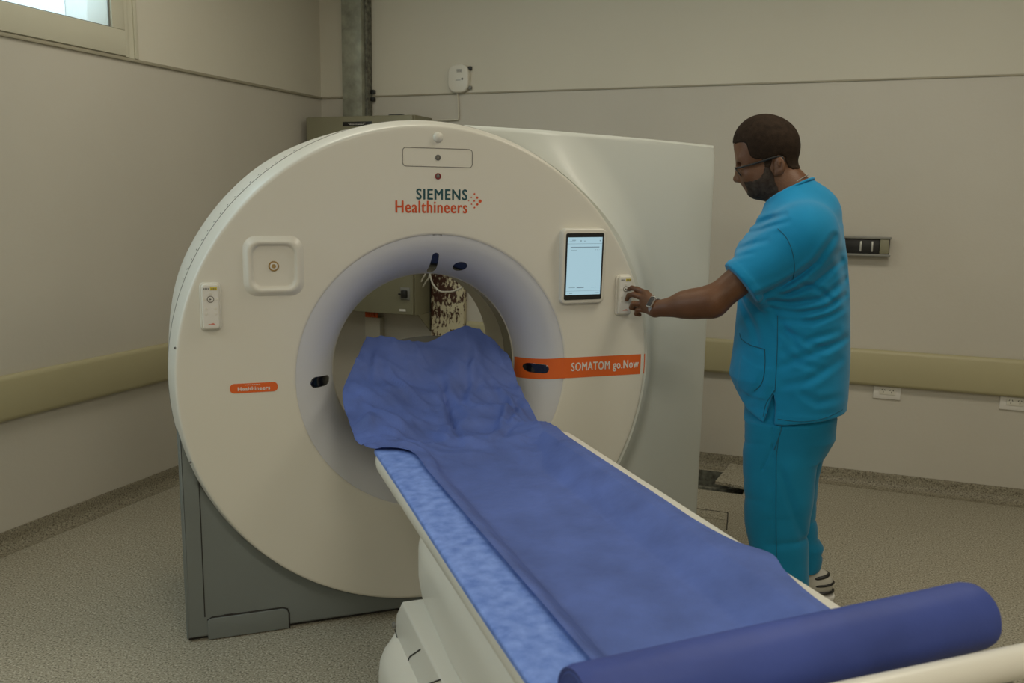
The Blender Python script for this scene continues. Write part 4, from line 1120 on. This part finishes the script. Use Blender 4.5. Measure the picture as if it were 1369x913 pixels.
# fitness watch
def watch():
    c = Vector((.478, .2045, 1.1185)); d = (Vector((.52, .158, 1.135))-Vector(EL)).normalized()
    d = (Vector((.525, .158, 1.138))-Vector((.40, .229, 1.128))).normalized()
    up = Vector((0, 0, 1)); up = (up-d*up.dot(d)).normalized(); s = d.cross(up)
    if s.y < 0: s = -s
    path = [c+(up*math.cos(a)*.030+s*math.sin(a)*.0275) for a in np.linspace(0, 2*PI, 33)[:-1]]
    V = []; F = []
    n = len(path)
    for i, p in enumerate(path):
        o = (p-c).normalized()
        for w_, h in ((-.0075, 0), (-.0075, .002), (.0075, .002), (.0075, 0)): V.append(p+d*w_+o*h)
    for i in range(n):
        for k in range(4): F.append((i*4+k, i*4+(k+1) % 4, ((i+1) % n)*4+(k+1) % 4, ((i+1) % n)*4+k))
    wa = link_mesh('wristwatch', V, F, 'silver', man, auto=40)
    an = math.radians(52); o = up*math.cos(an)+s*math.sin(an); tdir = d.cross(o).normalized()
    mt = Matrix.Identity(4); cc = c+o*.0305
    for i in range(3): mt[i][0] = d[i]; mt[i][1] = tdir[i]; mt[i][2] = o[i]; mt[i][3] = cc[i]
    prism('watch_case', rrect(.0205, .043, .005, 4), -.002, .0055, 'silver', wa, axis='z', bev=.0015, mtx=mt)
    prism('watch_screen', rrect(.0185, .039, .004, 4), .005, .0064, 'lens', wa, axis='z', mtx=mt)
    an = math.radians(178); o = up*math.cos(an)+s*math.sin(an); cc = c+o*.0305-o*0
    tdir = d.cross(o).normalized(); mt = Matrix.Identity(4)
    for i in range(3): mt[i][0] = d[i]; mt[i][1] = tdir[i]; mt[i][2] = o[i]; mt[i][3] = cc[i]
    prism('watch_buckle', rrect(.018, .016, .003, 3), -.001, .005, 'silver', wa, axis='z', mtx=mt)
watch()

# ---- scrub top
def sstep(t): t = np.clip(t, 0, 1); return t*t*(3-2*t)
def scrub_top():
    f = Field(axis_grid(-.24, .31, .0046), axis_grid(-.33, .36, .0050), axis_grid(.70, 1.60, .0046))
    zt = [.70, .77, .81, .87, .973, 1.111, 1.22, 1.30, 1.36, 1.41, 1.44]
    bk = [-.186, -.188, -.189, -.188, -.182, -.170, -.158, -.150, -.138, -.110, -.050]
    fr = [.176, .182, .195, .226, .218, .210, .208, .200, .180, .140, .08]
    sw = [.186, .190, .193, .196, .192, .188, .190, .184, .165, .125, .06]
    f.loft(zt, [(a+b_)/2 for a, b_ in zip(bk, fr)], [0]*len(zt), [(b_-a)/2 for a, b_ in zip(bk, fr)], sw, 2.35, 0)
    f.cone((-.010, -.150, 1.388), (-.010, .150, 1.388), .082, .082, .06)
    f.ell((-.012, 0, 1.435), (.108, .13, .112), .05)
    f.cone((.0, 0, 1.44), (.062, 0, 1.53), .094, .080, .05)
    for y0 in (-.055, .055): f.cone((.057, y0*.8, 1.452), (.146, y0*1.6, 1.300), .070, .078, .05)
    # sleeves
    cu = Vector(EL)-Vector(SH); cu.normalize(); cc = Vector((.190, .238, 1.217))
    f.cone((.010, .170, 1.372), tuple(cc+cu*.05), .094, .080, .10)
    f.cone((.01, -.17, 1.372), (-.008, -.250, 1.12), .090, .072, .05)
    # end cuffs
    def cutplane(p, n, region):
        n = np.array(n); n = n/np.linalg.norm(n)
        def fn(x, y, z): return np.where(region(x, y, z), (x-p[0])*n[0]+(y-p[1])*n[1]+(z-p[2])*n[2], -1)
        f.apply(fn, [(-.3, .4), (-.4, .4), (.6, 1.7)], 0, 'i')
    # torso must not be cut: region is where the arm cone is nearer than the trunk
    def armreg(x, y, z): return (((x-cc[0])**2+(y-cc[1])**2+(z-cc[2])**2 < .118**2) & ((x-.05)*.62+(y-.16)*.55-(z-1.30)*.57 > .06)) & (y > .150-.0*(x))
    def cutcuff(x, y, z):
        t = (x-cc[0])*cu[0]+(y-cc[1])*cu[1]+(z-cc[2])*cu[2]
        return t
    # wrinkles: individual folds, each a polyline in the side view with a width and a depth
    folds = [([(.146, 1.179), (.071, 1.205), (.008, 1.248), (-.044, 1.294), (-.092, 1.378)], .010, .0085), ([(.123, 1.183), (.048, 1.184), (-.043, 1.220), (-.124, 1.297)], .009, .0060),
        ([(.114, 1.166), (.023, 1.150), (-.063, 1.166), (-.14, 1.229)], .010, .0065), ([(.095, 1.137), (-.001, 1.117), (-.087, 1.139), (-.143, 1.178)], .009, .0060),
        ([(.0, 1.222), (-.072, 1.196), (-.107, 1.157)], .008, .0045), ([(.042, 1.099), (-.047, 1.090), (-.136, 1.128)], .009, .0050),
        ([(.05, 1.06), (-.03, 1.03), (-.13, 1.06)], .010, .0045), ([(.08, 1.12), (.03, 1.05), (-.02, .99)], .011, .0045), ([(-.03, 1.02), (-.10, 1.0), (-.16, 1.03)], .010, .004),
        ([(.047, .938), (-.051, .985), (-.154, 1.04)], .012, .0045), ([(.032, .873), (-.037, .89), (-.141, .96)], .012, .0045), ([(.04, .99), (-.02, .95), (-.09, .93)], .010, .003),
        ([(.198, 1.144), (.167, 1.098), (.141, 1.056), (.12, .99)], .010, .005), ([(.167, 1.409), (.129, 1.425), (.064, 1.448)], .008, .0045), ([(.183, 1.385), (.117, 1.404), (.052, 1.426)], .007, .0035),
        ([(.205, 1.330), (.164, 1.350), (.115, 1.365)], .007, .0035), ([(.225, 1.300), (.19, 1.315), (.15, 1.322)], .006, .002),
        ([(-.117, 1.319), (-.144, 1.241), (-.154, 1.139)], .012, .004), ([(.10, .90), (.12, .84), (.15, .80)], .010, .003), ([(-.02, .86), (-.08, .82), (-.15, .83)], .012, .0035)]
    def disp(x, y, z):
        w = vn(x*14, y*10, z*11)*.0016+vn(x*7+3, y*6, z*6)*.003
        xx = x+.004*vn(x*20, 1.5, z*20); zz = z+.004*vn(x*20, 7.5, z*20); side = sstep((y+.0)/.06)[...] if hasattr(y, 'shape') else 1
        for poly, wd, dp in folds:
            d = None; n_ = len(poly)-1
            for i in range(n_):
                ax, az = poly[i]; bx, bz = poly[i+1]; ex, ez = bx-ax, bz-az
                t_ = np.clip(((xx-ax)*ex+(zz-az)*ez)/(ex*ex+ez*ez), 0, 1); dd_ = (xx-ax-t_*ex)**2+(zz-az-t_*ez)**2; tt = (i+t_)/n_
                if d is None: d, T0 = dd_, tt
                else: m_ = dd_ < d; T0 = np.where(m_, tt, T0); d = np.where(m_, dd_, d)
            amp = 1.5*dp*np.sin(np.clip(.12+.8*T0, 0, 1)*PI)**.7
            w = w-amp*(np.exp(-d/wd**2)-.45*np.exp(-(np.sqrt(d)-2.1*wd)**2/wd**2))*side
        w = w-.0030*sstep((.95-z)/.12)*(np.sin((x*24)+2.2*vn(x*4, y*4, z*3)))
        return w
    S_ = f.F; x = f.X[:, None, None]; y = f.Y[None, :, None]; z = f.Z[None, None, :]
    near = np.abs(S_) < .03
    dd = disp(x, y, z); 
    # patch pocket near the front hem, chest pocket rim, sleeve and hem bands, side panel seam
    pk = polysd(x, z, [(.182, .955), (.128, .930), (.070, .926), (.072, .86), (.085, .815), (.130, .812), (.190, .835)])
    add = .0035*(pk < 0)*(y > .02)
    hem = .0020*((z-(.745+.0*(x)) < .028))
    t = cutcuff(x, y, z); band = .0028*((t > -.026)&(t < .05)&(y > .13)&(x > .08)&(z < 1.33)&(z > 1.12))
    yoke = -.0010*(np.abs(np.sqrt((x-.16)**2*1.0+(z-1.20)**2)-.205) < .0035)*(y > .1)*(x < .085)*(z > 1.16)
    f.F = np.where(near, S_-(dd.astype(np.float32)+add+hem+band+yoke), S_).astype(np.float32)
    # cuff cut: remove sleeve material beyond the cuff plane, only in front of the trunk surface
    def trunk(x, y, z):
        I = lambda v: np.interp(z, zt, v)
        A = (I(bk)+I(fr))/2; R = (I(fr)-I(bk))/2; S2 = I(sw); return ((np.abs((x-A)/R)**2.35+np.abs(y/S2)**2.35)**(1/2.35)-1)*np.minimum(R, S2)-.004
    T_ = trunk(x, y, z)
    cut = (t > 0) & (t < .2) & (y > .12) & (z < 1.34)
    f.F = np.where(cut, np.maximum(f.F, np.minimum(t, np.maximum(T_, -.5))), f.F).astype(np.float32)
    # neck opening plane
    nn = np.array([.50, .866]); 
    f.apply(lambda x, y, z: ((x-.114)*nn[0]+(z-1.493)*nn[1])-.010*np.minimum(np.abs(y)/.06, 1.5)+0*y, [(-.2, .3), (-.3, .3), (1.30, 1.7)], 0, 'i')
    # neck hollow
    f.cone((-.01, 0, 1.43), (.085, 0, 1.573), .0745, .0745, 0, 's')
    # hem with side slit
    def hemf(x, y, z):
        h = np.interp(x, [-.20, -.10, .035, .055, .060, .066, .090, .150, .185, .235], [.770, .750, .728, .728, .835, .835, .728, .760, .800, .855])
        h = np.where(y > .0, h, np.interp(x, [-.20, .1, .235], [.77, .735, .84])); return (h-z)
    f.apply(lambda x, y, z: hemf(x, y, z)+0*y, [(-.3, .3), (-.35, .35), (.68, .86)], 0, 'i')
    return f.mesh('scrub_top', 'scrub', man, 3)
top_o = scrub_top()
# neckline band
pts = []
for k in range(48):
    a_ = 2*PI*k/48; u, v = math.cos(a_), math.sin(a_); x = .055+.072*u; pts.append(Vector((x+.003*u, .0795*v, 1.493-(x-.114)*.577+.007*abs(v)+.001)))
tube('neckband', pts, .0050, 'scrub', top_o, 8, closed=True)
V = []; F = []
for i, (x, z) in enumerate([(.2085, 1.352), (.2150, 1.338), (.2165, 1.322), (.2150, 1.306)]):
    for y in (.075, .105, .135): V.append((x-(y-.075)*.25, y, z))
for i in range(3):
    for j in range(2): F.append((i*3+j, i*3+j+1, (i+1)*3+j+1, (i+1)*3+j))
pf = link_mesh('chest_pocket', V, F, 'scrub', top_o, smooth=True); sm_ = pf.modifiers.new('thickness', 'SOLIDIFY'); sm_.thickness = .003
# stitched seams lie on the cloth of the side turned to the viewer
from mathutils.bvhtree import BVHTree
def stitch(name, garment, lines, rad=.0013):
    me = garment.data; T_ = BVHTree.FromPolygons([v.co.copy() for v in me.vertices], [tuple(p.vertices) for p in me.polygons])
    for ln in lines:
        P = catmull([(x, 0, z) for x, z in ln], 12) if len(ln) > 2 else [Vector((ln[0][0]+(ln[1][0]-ln[0][0])*t/20, 0, ln[0][1]+(ln[1][1]-ln[0][1])*t/20)) for t in range(21)]
        out = []
        for p in P:
            h = T_.ray_cast(Vector((p.x, .6, p.z)), Vector((0, -1, 0)))
            if h[0] and (not out or abs(h[0].y-out[-1].y) < .03): out.append(h[0]+h[1]*.0002)
        if len(out) > 2: tube(name, out, rad, 'scrubseam', garment, 6)
stitch('seam', top_o, [[(.067, 1.109), (.061, .98), (.060, .845)], [(.083, 1.402), (.054, 1.374), (.034, 1.332), (.023, 1.28), (.026, 1.235)]])
stitch('pocket_seam', top_o, [[(.192, 1.030), (.183, 1.012), (.150, .998), (.102, .990)], [(.102, .990), (.098, .934), (.104, .875), (.128, .838)]], .0016)
stitch('hem_seam', top_o, [[(.045, .752), (-.03, .750), (-.10, .762), (-.165, .785)], [(.075, .760), (.110, .760), (.150, .788)], [(.062, .85), (.086, .80), (.094, .752)]])
# ---- trousers
def trousers():
    f = Field(axis_grid(-.24, .22, .0046), axis_grid(-.25, .25, .005), axis_grid(.04, .90, .0048))
    f.loft([.60, .66, .70, .78, .88], [-.010, -.006, .002, .006, .006], [0]*5, [.120, .150, .156, .160, .150], [.150, .168, .172, .172, .168], 2.3, 0)
    f.loft([.105, .15, .22, .39, .47, .60, .72], [-.004, .002, .012, .027, .030, .030, .028], [.100]*5+[.095, .09], [.094, .098, .102, .116, .122, .132, .132], [.080, .082, .084, .088, .090, .094, .090], 2.2, .03)
    f.loft([.105, .13, .16, .20, .23, .33, .47, .60, .72], [-.064, -.062, -.058, -.048, -.040, -.028, -.020, -.012, -.005], [-.100]*9, [.080, .082, .088, .098, .086, .083, .092, .12, .13], [.080]*4+[.080, .084, .090, .094, .09], 2.2, .03)
    S_ = f.F; x = f.X[:, None, None]; y = f.Y[None, :, None]; z = f.Z[None, None, :]; near = np.abs(S_) < .03
    w = vn(x*13, y*9, z*9)*.005
    low = sstep((.45-z)/.3)
    ph = z*85+28*x*.5+2.5*vn(x*6, y*6, z*5); w = w-(.0025+.0095*low)*(1-np.abs(np.sin(ph*.5)))**2*sstep(.2+1.6*vn(x*7+3, y*5, z*9))
    w = w-.006*np.exp(-(((x+.02)-.35*(z-.45))/.014)**2)*sstep((.62-z)/.08)*sstep((z-.25)/.1)*(y > 0)
    seam = -.0028*(np.abs((x-.052)-.05*(z-.6)) < .0032)*(y > .05)*(z > .30)
    pocket = -.0034*(np.abs((x-.045)+.35*(z-.68)) < .0034)*(y > .08)*(z > .56)*(z < .74)
    f.F = np.where(near, S_-(w+seam+pocket), S_).astype(np.float32)
    # hollow hems
    f.cone((-.004, .10, .02), (-.002, .10, .115), .062, .062, 0, 's'); f.cone((-.07, -.10, .02), (-.066, -.10, .115), .058, .058, 0, 's')
    return f.mesh('scrub_trousers', 'scrubp', man, 1)
tr_o = trousers()
stitch('seam', tr_o, [[(.036, .700), (.041, .62), (.036, .52), (.028, .38), (.018, .25)]]); stitch('pocket_seam', tr_o, [[(.028, .742), (.034, .700), (.050, .640)]], .0018)
# ---- shoes: white with dark bands
def shoe(a0, s0, name='shoe'):
    f = Field(axis_grid(a0-.13, a0+.22, .0045), axis_grid(s0-.07, s0+.07, .0045), axis_grid(-.01, .15, .0045))
    f.ell((a0-.055, s0, .060), (.052, .040, .055), .02); f.ell((a0+.06, s0+.002, .045), (.115, .047, .042), .04); f.ell((a0+.13, s0+.004, .035), (.062, .047, .036), .03)
    f.cone((a0-.02, s0, .07), (a0-.01, s0, .115), .044, .042, .02); f.cone((a0-.01, s0, .08), (a0-.01, s0, .15), .034, .034, 0, 's')
    f.apply(lambda x, y, z: -z+0*x+0*y, [(-1, 1), (-1, 1), (-.02, .2)], 0, 'i')
    o = f.mesh(name, 'shoe', man)
    sole = Field(axis_grid(a0-.13, a0+.22, .0045), axis_grid(s0-.07, s0+.07, .0045), axis_grid(-.01, .04, .004))
    sole.ell((a0-.055, s0, .012), (.062, .044, .05), .02); sole.ell((a0+.07, s0+.003, .012), (.125, .052, .05), .04)
    sole.apply(lambda x, y, z: np.maximum(-z, z-.022)+0*x+0*y, [(-1, 1), (-1, 1), (-.02, .06)], 0, 'i'); sole.mesh('sole', 'printw', o)
    for z0, tl in ((.034, .10), (.062, .22), (.088, .3)):
        pts = []
        for k in range(25):
            an = math.radians(60+k*10); r_ = .0535 if z0 < .05 else (.0525 if z0 < .07 else .044)
            pts.append((a0-.055+r_*math.cos(an)*1.0+(.012 if z0 > .08 else 0), s0+r_*.80*math.sin(an), z0+.012*math.cos(an)*-1*tl*3))
        tube('dark_band', pts, .0048 if z0 < .08 else .007, 'black', o, 8)
    return o
shoe(-.085, -.10); shoe(-.005, .10)
